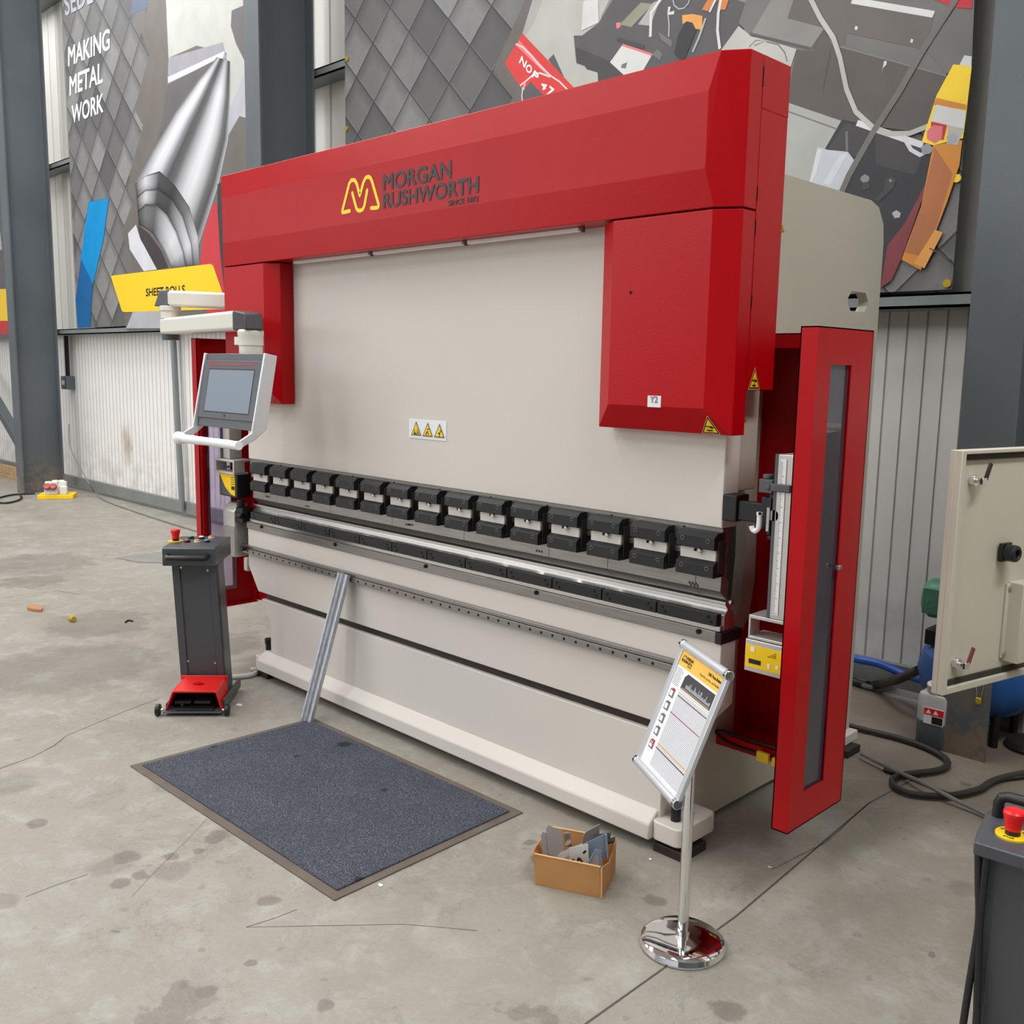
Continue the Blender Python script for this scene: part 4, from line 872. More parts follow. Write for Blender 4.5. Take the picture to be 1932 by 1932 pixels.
# left-hand sensor unit
def zbox(mb, y, y1, px):  # picture rectangle on plane y
    a, b = ony(px[0], y), ony(px[1], y); mb.box(min(a.x, b.x), max(a.x, b.x), y, y1, min(a.z, b.z), max(a.z, b.z))
m = MB(); m.box(-5.16, -5.085, 2.80, 2.88, 1.23, 1.60); post = m.build('sensor_post', 'aluminium', press, bevel=.003)
m = MB(); m.box(-5.175, -5.16, 2.79, 2.86, 1.22, 1.62); m.build('post_slot', 'plastic_dark', post)
m = MB(); m.box(-5.20, -4.985, 2.77, 2.90, 1.215, 1.228); m.box(-5.20, -5.19, 2.77, 2.84, 1.155, 1.22); m.box(-5.0, -4.985, 2.77, 2.84, 1.15, 1.22); m.box(-5.20, -4.985, 2.77, 2.86, 1.145, 1.157); m.build('sensor_bracket', 'aluminium', press, bevel=.002)
m = MB(); m.box(-5.19, -4.99, 2.79, 2.88, 1.01, 1.145); sb = m.build('sensor_box', 'black_metal', press, bevel=.006)
m = MB(); m.prism([(x, 2.786, z) for x, z in ((-5.185, 1.142), (-5.01, 1.142), (-5.01, 1.02), (-5.06, 1.03), (-5.12, 1.065))], (0, .004, 0)); m.mi = 1; m.prism([(x, 2.787, z) for x, z in ((-5.185, 1.13), (-5.12, 1.062), (-5.06, 1.028), (-5.01, 1.018), (-5.185, 1.018))], (0, .003, 0))
m.mi = 2; m.box(-5.045, -5.012, 2.784, 2.787, 1.055, 1.075)
for i in range(4): m.box(-5.05, -5.015, 2.784, 2.787, 1.085+i*.013, 1.088+i*.013)
m.build('box_label', ['yellow', 'plastic_dark', 'ink'], sb, smooth=False)
m = MB(); m.prism([(-5.16, y, z) for y, z in ((2.79, .66), (2.88, .66), (2.88, .97), (2.83, .97), (2.79, .93))], (.13, 0, 0)); a = m.build('servo_motor', 'aluminium', press, bevel=.004)
m = MB()
for i in range(9): m.box(-5.027, -5.024, 2.796+i*.0095, 2.800+i*.0095, .665, .86)
for i in range(13): m.box(-5.155+i*.01, -5.151+i*.01, 2.787, 2.790, .665, .84)
m.build('cooling_fin', 'aluminium', a)
m = MB(); m.box(-5.03, -4.955, 2.80, 2.87, .87, .955); m.cyl((-4.99, 2.81, .96), (-4.99, 2.81, 1.0), .022); m.cyl((-5.0, 2.80, .91), (-4.955, 2.80, .91), .018); m.build('drive_coupling', 'black_metal', press, bevel=.003)
m = MB(); m.box(-5.01, -4.97, 2.83, 2.86, .58, .66); m.build('drain_cup', 'cable_light', press, bevel=.008)
m = MB(); m.box(-5.09, -5.0, 2.86, 2.92, 1.52, 1.75); m.build('valve_block', 'plastic_black', press, bevel=.004)
# wiring on the right bracket
m = MB(); m.tube([ony(p, 3.17) for p in ((1466, 1412), (1420, 1398), (1385, 1385), (1357, 1378), (1352, 1383), (1368, 1398), (1400, 1412), (1466, 1432))], .006, 8, smooth=5); m.build('wiring', 'plastic_black', press)
m = MB(); a = ony((1428, 1425), 3.15); m.box(a.x, a.x+.05, 3.145, 3.16, a.z-.019, a.z+.019); m.box(a.x+.065, a.x+.10, 3.145, 3.16, a.z-.02, a.z+.012); m.build('wiring_tag', 'warn_yellow', press, bevel=.001)

# ================================================================== CONTROL PANEL ON ITS SWIVEL ARM
el = Vector((-5.63, 2.735, 0)); piv = Vector((-4.262, 2.475, 0))
t = thing('operator_terminal', 'grey touchscreen control panel hanging from a cream swivel arm', 'control panel', (piv.x, piv.y, 1.8))
def beam(mb, a, b, w, h):
    a, b = Vector(a), Vector(b); d = (b-a).normalized(); s = Vector((-d.y, d.x, 0)).normalized()*w/2; u = Vector((0, 0, h/2)); c = .012
    def ring(p): return [p-s*.8-u, p+s*.8-u, p+s-u*.75, p+s+u*.75, p+s*.8+u, p-s*.8+u, p-s+u*.75, p-s-u*.75]
    mb.loft([ring(a), ring(b)])
d_ = (piv-el).normalized()
m = MB(); beam(m, el-d_*.03+Vector((0, 0, 1.985)), piv-d_*.10+Vector((0, 0, 1.98)), .11, .094); m.build('lower_arm', 'cream', t, bevel=.004)
m = MB(); s = Vector((-d_.y, d_.x, 0))*.055; p0, p1 = piv-d_*.10, piv+d_*.045
m.loft([[p0-s+Vector((0, 0, 1.933)), p0+s+Vector((0, 0, 1.933)), p0+s+Vector((0, 0, 2.027)), p0-s+Vector((0, 0, 2.027))], [p1-s*.8+d_*.02+Vector((0, 0, 1.933)), p1+s*.8+d_*.02+Vector((0, 0, 1.933)), p1+s*.8+Vector((0, 0, 2.01)), p1-s*.8+Vector((0, 0, 2.01))]]); m.build('arm_cap', 'cap_dark', t, bevel=.006)
m = MB(); m.cyl(el+Vector((0, 0, 2.03)), el+Vector((0, 0, 2.105)), .055); m.cyl(el+Vector((0, 0, 2.075)), el+Vector((0, 0, 2.105)), .062); m.build('elbow', 'cream', t, bevel=.004)
m = MB(); m.cyl(el+Vector((0, 0, 1.905)), el+Vector((0, 0, 1.94)), .05, .056); m.build('elbow_cover', 'column', t, bevel=.003)
up = Vector((-4.93, 3.12, 0)); du = (up-el).normalized()
m = MB(); beam(m, el+du*.02+Vector((0, 0, 2.148)), up+Vector((0, 0, 2.115)), .11, .092); m.build('upper_arm', 'cream', t, bevel=.004)
m = MB(); s = Vector((-du.y, du.x, 0))*.056; p0, p1 = el+du*.03, el-du*.06
m.loft([[p0-s+Vector((0, 0, 2.102)), p0+s+Vector((0, 0, 2.102)), p0+s+Vector((0, 0, 2.196)), p0-s+Vector((0, 0, 2.196))], [p1-s*.8-du*.02+Vector((0, 0, 2.102)), p1+s*.8-du*.02+Vector((0, 0, 2.102)), p1+s*.8+du*.02+Vector((0, 0, 2.194)), p1-s*.8+du*.02+Vector((0, 0, 2.194))]]); m.build('arm_cap', 'plastic_dark', t, bevel=.006)
m = MB(); m.lathe([(.0, 1.80), (.052, 1.80), (.056, 1.825), (.056, 1.855), (.060, 1.86), (.060, 1.905), (.062, 1.91), (.062, 1.925), (.055, 1.935), (0, 1.935)], piv, 32); m.box(piv.x-.068, piv.x-.03, piv.y-.05, piv.y-.01, 1.862, 1.90); m.build('swivel_joint', 'cream', t)
# panel head: face leans back, housing with two side cheeks that carry the handle
FT, FB = Vector((-4.28, 2.40, 1.820)), Vector((-4.28, 2.335, 1.462)); up_ = (FT-FB); nrm = Vector((0, -up_.z, up_.y)).normalized(); n0 = Vector((0, -1, 0))
hw = .276
def fp(u, v, w=0): return FB+Vector((1, 0, 0))*(u*hw)+up_*v+nrm*w   # u -1..1, v 0..1, w toward the operator
m = MB(); m.loft([[fp(-1, 0), fp(1, 0), fp(1, 1), fp(-1, 1)], [fp(-1, 0.05, -.05), fp(1, .05, -.05), fp(1, 1, -.05), fp(-1, 1, -.05)]]); m.build('housing', 'plastic_dark', t, bevel=.004)
m = MB(); m.loft([[fp(-.97, .12, .002), fp(.97, .12, .002), fp(.97, .90, .002), fp(-.97, .90, .002)], [fp(-.97, .12, .008), fp(.97, .12, .008), fp(.97, .90, .008), fp(-.97, .90, .008)]]); face_ = m.build('face_plate', 'plastic_dark', t, bevel=.002)
m = MB(); m.face([fp(-.76, .215, .0095), fp(.77, .215, .0095), fp(.77, .775, .0095), fp(-.76, .775, .0095)]); m.build('screen', 'screen', t, smooth=False)
m = MB(); m.face([fp(-.785, .20, .0088), fp(.785, .20, .0088), fp(.785, .79, .0088), fp(-.785, .79, .0088)]); m.build('screen_border', 'plastic_black', face_, smooth=False)
m = MB(); m.face([fp(-.78, .845, .0090), fp(.76, .845, .0090), fp(.76, .857, .0090), fp(-.78, .857, .0090)])
for i in range(4): m.face([fp(-.78+.05*i, .865, .0090), fp(-.75+.05*i, .865, .0090), fp(-.75+.05*i, .885-.008*(i % 2), .0090), fp(-.78+.05*i, .885-.008*(i % 2), .0090)])
m.face([fp(-.78, .82, .0090), fp(-.75, .82, .0090), fp(-.75, .84, .0090), fp(-.78, .84, .0090)])
m.build('red_stripe', 'p_red', face_, smooth=False)
m = MB(); m.face([fp(-.06, .15, .0090), fp(.0, .15, .0090), fp(.0, .185, .0090), fp(-.06, .185, .0090)]); m.build('maker_mark', 'plastic_black', face_, smooth=False)
for sx in (-1, 1):
    u0 = sx*1.0; out = lambda u, v, w: fp(u, v, w)
    prof_ = [(1.0, .012), (1.0, -.055), (.06, -.055), (-.10, -.005), (-.235, .065), (-.235, .09), (-.20, .098), (-.02, .02)]
    mb = MB(); mb.prism([fp(u0, v, w) for v, w in prof_], (sx*.012, 0, 0)); mb.build('side_cheek', 'silver_frame', t, bevel=.003)
m = MB(); a, b = fp(-1.08, -.205, .078), fp(1.06, -.205, .078)
P_ = [a.lerp(b, i/14) for i in range(15)]; m.tube(P_, .021, 12); [setattr(v, 'co', v.co+Vector((0, 0, random.uniform(-.002, .002)))) for v in m.bm.verts]; h_ = m.build('handle', 'white', t)
m = MB(); m.lathe([(0, -.012), (.026, -.012), (.032, 0), (.030, .03), (.022, .05)], a, 14, (1, 0, 0)); m.build('grip_end', 'white', h_)

# ================================================================== CONTROL PEDESTAL WITH FOOT PEDAL
wL, wR = onz((290, 1358), 0), onz((427, 1358), 0); uu = (wR-wL).normalized(); rz = math.atan2(uu.y, uu.x)
def local(root):
    """meshes below are written in the thing's own coordinates: x along its front, y backwards, z up"""
    root['_local'] = 1; return root
ped = local(thing('control_pedestal', 'dark grey control pedestal with six coloured buttons and red stop knob', 'control pedestal', wL, rz))
sh = lambda z: -.030*(z-.08)/.64          # the post leans a little sideways
m = MB()
for (x0, x1, y0, y1) in ((.054, .092, .300, .34), (.247, .283, .300, .34), (.054, .058, .30, .455), (.279, .283, .30, .455), (.054, .283, .451, .455)):
    m.loft([[(x0+sh(z), y0, z), (x1+sh(z), y0, z), (x1+sh(z), y1, z), (x0+sh(z), y1, z)] for z in (.012, .74)])
m.build('post', 'console', ped, bevel=.0015)
m = MB(); m.loft([[(.092+sh(z), .308, z), (.247+sh(z), .308, z), (.247+sh(z), .312, z), (.092+sh(z), .312, z)] for z in (.02, .74)]); fp_ = m.build('front_panel', 'console', ped)
m = MB()
for x, z in ((.100, .715), (.236, .700), (.098, .21), (.238, .20)): m.cyl((x+sh(z), .309, z), (x+sh(z), .304, z), .0055, n=12)
m.build('screw', 'bright_steel', fp_)
m = MB(); m.prism([(-.006, y, z) for y, z in ((.245, .735), (.245, .826), (.27, .832), (.585, .832), (.585, .735))], (.268, 0, 0)); head = m.build('head', 'console', ped, bevel=.003)
m = MB(); m.tube([(.022, .245, .788), (.022, .215, .784), (.030, .206, .783), (.210, .206, .783), (.222, .215, .784), (.222, .245, .788)], .0145, 12); m.build('handle', 'plastic_black', ped)
def estop(root, x, y, z, s=1.0, word=False):
    mb = MB(); mb.lathe([(.0, 0), (.033*s, 0), (.033*s, .004), (.015*s, .004)], (x, y, z), 32); ring = mb.build('stop_ring', 'warn_yellow', root)
    mb = MB(); mb.lathe([(.015*s, .004), (.0145*s, .018*s)], (x, y, z), 24); mb.build('stop_stem', 'plastic_black', ring)
    mb = MB(); mb.lathe([(.0, .012*s), (.0155*s, .014*s), (.017*s, .03*s), (.0215*s, .046*s), (.0215*s, .052*s), (.018*s, .056*s), (.0, .057*s)], (x, y, z), 32); mb.build('stop_button', 'red_button', ring)
    return ring
estop(ped, .012, .425, .832, 1.15)
for i, (x, y, c) in enumerate(((.078, .405, 'pink_button'), (.130, .405, 'orange'), (.180, .410, 'blue_button'), (.066, .520, 'green_button'), (.124, .512, 'white'), (.172, .525, 'orange'))):
    mb = MB(); mb.lathe([(0, 0), (.0165, 0), (.0165, .007), (.013, .009)], (x, y, .832), 24); b_ = mb.build('push_button', 'plastic_black' if c != 'orange' else 'cream', ped)
    mb = MB(); mb.lathe([(.013, .006), (.0135, .012), (.009, .0145), (0, .0145)], (x, y, .832), 20); mb.build('button_cap', c, b_); b_['label'] = {'pink_button': 'pink push button', 'orange': 'orange push button', 'blue_button': 'blue push button', 'green_button': 'green push button', 'white': 'white push button'}[c]
m = MB(); m.box(.03, .325, .04, .46, .018, .024); m.box(.316, .328, .10, .46, .018, .07); m.box(.030, .040, .10, .46, .018, .05); m.build('base_plate', 'console', ped, bevel=.002)
for x in (.004, .350):
    mb = MB(); mb.cyl((x-.010, .06, .030), (x+.010, .06, .030), .030, n=28); mb.cyl((x-.013, .06, .030), (x+.013, .06, .030), .02, n=20); w_ = mb.build('wheel', 'plastic_black', ped, bevel=.003)
    g_ = MB(); xx = .03 if x < .1 else .325; g_.cyl((x, .06, .03), (xx, .06, .03), .007); g_.build('axle', 'bright_steel', w_)
# the pedal box standing in the base
fpd = local(thing('foot_pedal', 'red hooded foot pedal with two black treads at the pedestal base', 'foot pedal', wL, rz))
xo = [(.036, .026), (.072, .128), (.085, .135), (.285, .135), (.297, .128), (.322, .026)]; xi = [(.314, .026), (.290, .122), (.080, .122), (.045, .026)]
ring = lambda y, k_, dz: [(.18+(x-.18)*k_, y, .026+(z-.026)*dz) for x, z in xo+xi]
m = MB()
n_ = len(xo)+len(xi); R0, R1, R2 = ring(.07, 1, .93), ring(.16, 1.0, 1.0), ring(.285, .93, 1.03)
m.loft([R0, R1, R2]); m.box(.06, .30, .278, .285, .026, .14); hd = m.build('hood', 'red_plastic', fpd, bevel=.003)
m = MB(); m.prism([(.155, .15, .137), (.185, .14, .137), (.215, .15, .137), (.185, .175, .137)], (0, 0, .003)); m.build('arrow_mark', 'red', hd)
for x in (.115, .215):
    m = MB(); m.loft([[(x-.042, .10, .045), (x+.042, .10, .045), (x+.042, .10, .060), (x-.042, .10, .060)], [(x-.042, .20, .072), (x+.042, .20, .072), (x+.042, .20, .087), (x-.042, .20, .087)]]); m.build('tread', 'plastic_black', fpd, bevel=.003)
m = MB(); m.box(.09, .28, .06, .25, .024, .034); m.cyl((.115, .10, .034), (.115, .10, .05), .012); m.build('pedal_base', 'plastic_black', fpd, bevel=.002)
m = MB(); m.tube([onz(p, .015) for p in ((438, 1277), (455, 1276), (475, 1273), (490, 1266), (500, 1262))]+[Vector((-4.90, 2.80, .014))], .014, 10, smooth=4); tag(m.build('power_cable', 'cable_light'), 'light grey cable running from the control pedestal to the press', 'cable')

# ================================================================== MAT, LEANING CHANNEL, CARTON
c4 = [onz(p, .003) for p in ((245, 1445), (631, 1699), (987, 1533), (590, 1355))]
ctr = sum(c4, Vector())/4
t = thing('floor_mat', 'blue-grey carpet mat with brown rubber edge lying before the press', 'mat', (ctr.x, ctr.y, 0))
m = MB(); m.prism([(p.x, p.y, 0.0005) for p in c4], (0, 0, .005)); m.build('rubber_border', 'rubber', t, bevel=.002)
ins = []
for i, p in enumerate(c4):
    a, b = (c4[i-1]-p).normalized(), (c4[(i+1) % 4]-p).normalized(); ins.append(p+(a+b)*.038)
m = MB(); m.prism([(p.x, p.y, .004) for p in ins], (0, 0, .008)); m.build('carpet', 'carpet', t, bevel=.003)

b1, b2, t1 = onz((567, 1355), .012), onz((590, 1364), .012), ony((637, 1080), 2.776)
w_ = Vector((1, 0, 0))*.083; b1 = Vector((b1.x+.0, b1.y, .012)); d_ = (Vector((t1.x, t1.y, t1.z))-b1); nn = Vector((0, -d_.z, d_.y)).normalized()
pr = [(0, 0), (.28, 0), (.30, .010), (.40, .016), (.44, .006), (.56, .006), (.60, .016), (.70, .010), (.72, 0), (1, 0), (1, -.020), (0, -.020)]
m = MB(); m.loft([[p+w_*u+nn*v for u, v in pr] for p in (b1, b1+d_)]); tag(m.build('metal_channel', 'galvanised', smooth=False), 'shiny galvanised channel strip leaning against the drilled rail', 'metal strip')

FL, FR, BR = onz((1010, 1669), 0), onz((1133, 1695), 0), onz((1166, 1648), 0)
ux = (FR-FL); uy = (BR-FR); uy = uy-ux*(uy.dot(ux)/ux.dot(ux)); bw, bd, bh = ux.length, uy.length, .120; rzb = math.atan2(ux.y, ux.x)
box = local(thing('cardboard_box', 'open brown cardboard box of metal offcuts beside the sign stand', 'box', FL, rzb))
th = .004
m = MB()
m.prism([(0, 0, 0), (bw, 0, 0), (bw-.002, -.014, bh), (0, -.014, bh)], (0, th, 0)); m.prism([(0, bd, 0), (bw, bd, 0), (bw, bd, bh+.008), (0, bd, bh+.008)], (0, th, 0))
m.prism([(0, 0, 0), (0, bd, 0), (-.028, bd-.02, bh-.012), (-.032, .06, bh-.03), (-.006, -.01, bh)], (th, 0, 0)); m.prism([(bw, 0, 0), (bw, bd, 0), (bw, bd, bh+.006), (bw+.004, bd*.75, bh-.002), (bw+.002, bd*.45, bh-.03), (bw, .02, bh-.012), (bw, -.013, bh-.004)], (th, 0, 0))
m.box(0, bw, 0, bd, .001, .005); m.build('carton', 'cardboard', box, bevel=.001, smooth=False)
m = MB(); m.box(0, bw, -.0155, -.0095, bh-.001, bh+.002); m.box(0, bw, bd-.001, bd+.005, bh+.007, bh+.010); m.prism([(bw+.001, -.016, bh-.005), (bw+.006, -.016, bh-.005), (bw+.006, -.003, .003), (bw+.001, -.003, .003)], (0, .005, 0)); m.build('cut_edge', 'cardboard_edge', box)
def offcut(label, c, ax, ay, thick, material='plate_grey', kind=0):
    M_ = world(box); c = M_ @ (Vector(c)+Vector((0, 0, .012))); Rm = M_.to_3x3(); ax, ay = Rm @ Vector(ax), Rm @ Vector(ay); nz = ax.cross(ay).normalized()*thick
    mb = MB()
    if kind == 0: out = [(-.5, -.5), (.5, -.5), (.5, .5), (-.35, .5), (-.5, .35)]
    elif kind == 1: out = [(-.5, -.5), (.5, -.5), (.12, .5), (-.12, .5)]
    else: out = [(-.5, -.5), (.5, -.5), (.5, .5), (-.5, .5)]
    mb.prism([c+ax*a+ay*b-nz/2 for a, b in out], nz)
    if kind == 3: mb.prism([c+ax*.5+ay*b+nz*k_ for b, k_ in ((-.5, .5), (.5, .5), (.5, 6), (-.5, 6))], ax*.06)
    o = tag(mb.build('metal_offcut', material, bevel=.0008, smooth=False), label, 'metal offcut', 'metal offcuts in the cardboard box'); return o, c, ax, ay, nz
offcut('tall pale square metal plate standing highest in the box', (.045, .075, .118), (.055, .02, -.02), (-.02, .02, .10), .004)
offcut('thin metal plate tucked behind the tall square plate in the box', (.027, .065, .095), (.05, .02, -.02), (-.02, .02, .10), .003)
offcut('narrow grey bar lying slanted in the box beside the tall plate', (.095, .085, .092), (.085, .03, .045), (0, .006, .012), .012, 'plate_grey', 2)
offcut('lower slanted grey bar crossing the front of the box', (.095, .065, .085), (.080, .025, .045), (0, .006, .012), .010, 'plate_grey', 2)
offcut('small shiny folded metal scrap beside the slanted bars', (.080, .11, .118), (.02, .01, 0), (-.01, 0, .05), .006, 'bright_steel', 2)
offcut('flat grey plate lying low in the middle of the box', (.10, .055, .055), (.10, 0, .02), (0, .07, .02), .004, 'plate_grey', 2)
o, c, ax, ay, nz = offcut('pale metal plate with black zigzag cutout in the front of the box', (.142, .045, .090), (.065, .012, .022), (-.012, .02, .085), .004, 'aluminium', 2)
mb = MB(); mb.mi = 0; s_ = -1 if nz.dot(c-CAM) > 0 else 1
for a, b in (((-.18, -.45), (-.02, .05)), ((-.02, .05), (.10, -.05)), ((.10, -.05), (.30, -.40)), ((-.02, -.45), (.10, -.15)), ((.22, .18), (.38, .26)), ((-.40, -.02), (-.25, .02))):
    p, q_ = c+ax*a[0]+ay*a[1]+nz*.7*s_, c+ax*b[0]+ay*b[1]+nz*.7*s_; d_ = (q_-p).normalized().cross(nz.normalized())*.0035; mb.face([p-d_, q_-d_, q_+d_, p+d_])
mb.build('cutout', 'hole', o, smooth=False)
offcut('dark upright metal plate with notched edge near the back of the box', (.155, .145, .120), (.05, .035, .03), (0, 0, .075), .003, 'plate_grey', 0)
offcut('long blue-grey folded sheet slanting in the box', (.178, .085, .105), (.075, .05, .035), (-.012, .02, .075), .004, 'plate_blue', 3)
o, c, ax, ay, nz = offcut('blue-grey triangular bracket at the front of the box', (.200, .045, .082), (.080, .02, -.02), (.01, .03, .095), .005, 'plate_blue', 1)
s_ = -1 if nz.dot(c-CAM) > 0 else 1
mb = MB(); mb.face([c+ax*a+ay*b+nz*.75*s_ for a, b in ((-.30, -.36), (.30, -.36), (.05, .32), (-.05, .32))]); mb.build('inner_panel', 'plate_grey', o, smooth=False)
offcut('dark folded strip at the back corner of the box', (.195, .145, .135), (.055, .015, .01), (0, .012, .012), .02, 'black_metal', 2)
offcut('second dark strip beside the folded strip at the box corner', (.215, .125, .130), (.055, .03, .01), (0, .012, .012), .02, 'black_metal', 2)

# ================================================================== SIGN STAND
sx, sy = -1.580, 2.376
st = thing('sign_stand', 'chrome sign stand with tilted price poster in a silver frame', 'sign stand', (sx, sy, 0))
m = MB(); m.lathe([(0, .002), (.130, .002), (.133, .010), (.128, .024), (.112, .034), (.06, .038), (.022, .041), (.022, .056), (0, .056)], (sx, sy, 0), 64); m.build('base', 'chrome', st)
m = MB(); m.cyl((sx, sy, .04), (sx, sy, .75), .0165, n=28); m.build('pole', 'chrome', st)
yaw, til = -.555, .361; C0 = Vector((-1.615, 2.366, .726))
nS = Vector((math.sin(yaw)*math.cos(til), -math.cos(yaw)*math.cos(til), math.sin(til))); uS = Vector((math.cos(yaw), math.sin(yaw), 0)); vS = nS.cross(uS)
pw_, ph_ = .335, .429
def sp(u, v, w=0): return C0+uS*u+vS*v+nS*w
m = MB()
for a, b in ((( -1, 1), (1, 1)), ((-1, -1), (1, -1))): m.tube([sp(a[0]*(pw_/2-.012), a[1]*(ph_/2-.014), .002), sp(b[0]*(pw_/2-.012), b[1]*(ph_/2-.014), .002)], .0145, 14)
for sgn in (-1, 1):
    a, b = sp(sgn*(pw_/2-.010), -ph_/2+.02, .001), sp(sgn*(pw_/2-.010), ph_/2-.02, .001); m.obox((a+b)/2, uS*.024, b-a, nS*.012)
fr = m.build('frame', 'silver_frame', st, bevel=.002)
for a in (-1, 1):
    for b in (-1, 1): m = MB(); m.cyl(sp(a*(pw_/2-.016), b*(ph_/2-.014), .002), sp(a*(pw_/2+.002), b*(ph_/2-.014), .002), .0155, n=18); m.build('corner_cap', 'chrome', fr, bevel=.002)
m = MB(); m.obox(sp(0, 0, -.006), uS*(pw_-.01), vS*(ph_-.02), nS*.008); m.build('back_board', 'silver_frame', st)
m = MB(); m.cyl(sp(.0, -.03, -.03), Vector((sx, sy, .70)), .02); m.build('tilt_bracket', 'chrome', st)
# poster artwork: header band, photo strip, thumbnails, price table
X0, X1, Y0, Y1 = -pw_/2+.022, pw_/2-.022, -ph_/2+.028, ph_/2-.028; PWd, PHt = X1-X0, Y1-Y0
def pq(u, v, w=0.0): return sp(X0+PWd*u, Y1-PHt*v, .0012+w)         # u across, v downwards, both 0..1
m = MB()
def rect(u0, v0, u1, v1, mi, lift=.0003): m.face([pq(u0, v1, lift), pq(u1, v1, lift), pq(u1, v0, lift), pq(u0, v0, lift)], mi)
rect(0, 0, 1, 1, 0, 0); rect(0, 0, 1, .130, 1)
m.face([pq(.235, .40-.115, .0003), pq(.96, .285, .0003), pq(.96, .150, .0003), pq(.30, .150, .0003), pq(.245, .185, .0003)], 2)
random.seed(3); u = .34
while u < .93: h = random.choice((.02, .03, .045, .06, .03, .02)); rect(u, .262-h, u+.009, .262, 3, .0006); u += .0165
u = .27
while u < .93: rect(u, .272, u+.008, .279, 3, .0006); u += .014
rect(.235, .287, .97, .293, 1); rect(.235, .300, .97, .304, 4)
rect(.245, .345, .97, .352, 5); rect(.22, .500, .97, .506, 6); rect(.22, .785, .97, .795, 7); rect(.22, .820, .97, .828, 5)
v = .318
while v < .975:
    rect(.235, v, .97, v+.0030, 8); v += .0125
for i in range(16): rect(.255+i*.045, .31, .2575+i*.045, .98, 4, .0005)
for i in range(11): rect(.02, .150+i*.014, random.uniform(.14, .20), .1545+i*.014, 9)
for i, v in enumerate((.335, .45, .565, .68, .80)):
    rect(.05, v, .16, v+.07, 8); rect(.062, v+.012, .125, v+.058, 0, .0006); rect(.085, v-.012, .165, v+.008, 6 if i in (0, 4) else 8, .0006); rect(.15, v, .165, v+.07, 9 if i < 4 else 6, .0006); rect(.10, v+.09, .115, v+.094, 5)
    if i == 4: rect(.05, v+.02, .16, v+.03, 6, .0009)
poster = m.build('poster', ['paper', 'poster_yellow', 'p_dark2', 'p_l1', 'p_l2', 'p_black', 'p_crim', 'poster_yellow', 'p_mid', 'p_mid2'], st, smooth=False)
def ptext(b, u0, v0, u1, v1, mt='ink', off=.01): return text(b, pq(u0, v1), pq(u1, v1)-pq(u0, v1), pq(u0, v0)-pq(u0, v1), mt, poster, off=off, push=.0008)
ptext('MORGAN', .145, .030, .30, .055); ptext('RUSHWORTH', .045, .062, .30, .088); ptext('SINCE 1872', .21, .094, .30, .103); ptext('CNC Press Brakes', .68, .030, .975, .055, off=.03); ptext('Powerful, precise, and flexible', .52, .075, .975, .098, off=0)
mb = MB(); e = lambda x, y: pq(.05+x*.08, .055-y*.03, .0008)
stroke(mb, [e(0, 0), e(.2, .9), e(.5, .2), e(.8, .9), e(1, 0)], .0018, nS); mb.build('emblem', 'ink', poster, smooth=False)

# ================================================================== RIGHT-HAND SIDE: CABINET DOOR, COMPRESSOR, CAN, HOSES
ad = math.radians(13.4); du = Vector((math.sin(ad), math.cos(ad), 0)); dn = Vector((math.cos(ad), -math.sin(ad), 0))   # along the door, out of its face
D0 = Vector((-1.138, 3.097, 0))
cab = thing('electrical_cabinet', 'pale grey electrical cabinet with its latch-handled door swung wide open', 'cabinet', D0+du*.62)
def dp_(u, z, w=0.0): return D0+du*u+dn*w+Vector((0, 0, z))
m = MB()
def dbox(mb, u0, u1, z0, z1, w0, w1): mb.prism([dp_(u0, z0, w0), dp_(u1, z0, w0), dp_(u1, z1, w0), dp_(u0, z1, w0)], dn*(w1-w0))
dbox(m, 0, .62, .760, 1.545, -.026, -.006)
for r in ((0, .022, .760, 1.545), (.598, .62, .760, 1.545), (.022, .598, .760, .782), (.022, .598, 1.533, 1.545)): dbox(m, *r, -.006, .016)
door = m.build('door', 'cabinet', cab, bevel=.002)
m = MB()
for r in ((.022, .034, .782, 1.533), (.586, .598, .782, 1.533), (.034, .586, .782, .800), (.034, .586, 1.512, 1.533)): dbox(m, *r, -.006, .004)
m.build('gasket', 'gasket', door)
def latch(px, red):
    p = onp(px, D0, dn); mb = MB(); mb.cyl(p-dn*.006, p+dn*.012, .018, n=20); mb.cyl(p+dn*.012, p+dn*.035, .008); mb.obox(p+dn*.035, du*.022, dn*.012, Vector((0, 0, .022))); b_ = mb.build('latch', 'chrome', door, bevel=.002)
    g = MB(); a = p+dn*.035+du*.008; c_ = a+du*.022+Vector((0, 0, .050)); g.obox((a+c_)/2+(c_-a)*.12, (c_-a)*1.0, (c_-a).cross(dn).normalized()*.018, dn*.006); g.build('latch_tongue', 'dark_steel' if not red else 'p_maroon', b_, bevel=.002)
latch((1836, 906), False); latch((1804, 1251), True)
p = onp((1893, 1041), D0, dn); m = MB(); m.obox(p+dn*.006, du*.056, Vector((0, 0, .062)), dn*.014); m.lathe([(0, .012), (.028, .012), (.028, .045), (.024, .050), (.014, .050), (.012, .02), (0, .02)], p, 28, dn); s_ = m.build('rotary_switch', 'plastic_black', door, bevel=.003)
m = MB(); m.lathe([(0, .02), (.010, .02), (.010, .038), (0, .038)], p, 20, dn); m.build('switch_shaft', 'bright_steel', s_)
a = onp((1900, 1102), D0, dn); m = MB(); u_ = (a-D0).dot(du); dbox(m, u_, u_+.018, .832, 1.09, -.006, .004); dbox(m, u_+.016, u_+.10, .822, 1.095, -.006, .05); br = m.build('document_pocket', 'cabinet', door, bevel=.003)
m = MB()
for z in (1.075, .850): m.cyl(dp_(u_+.009, z, .003), dp_(u_+.009, z, .010), .007, n=12)
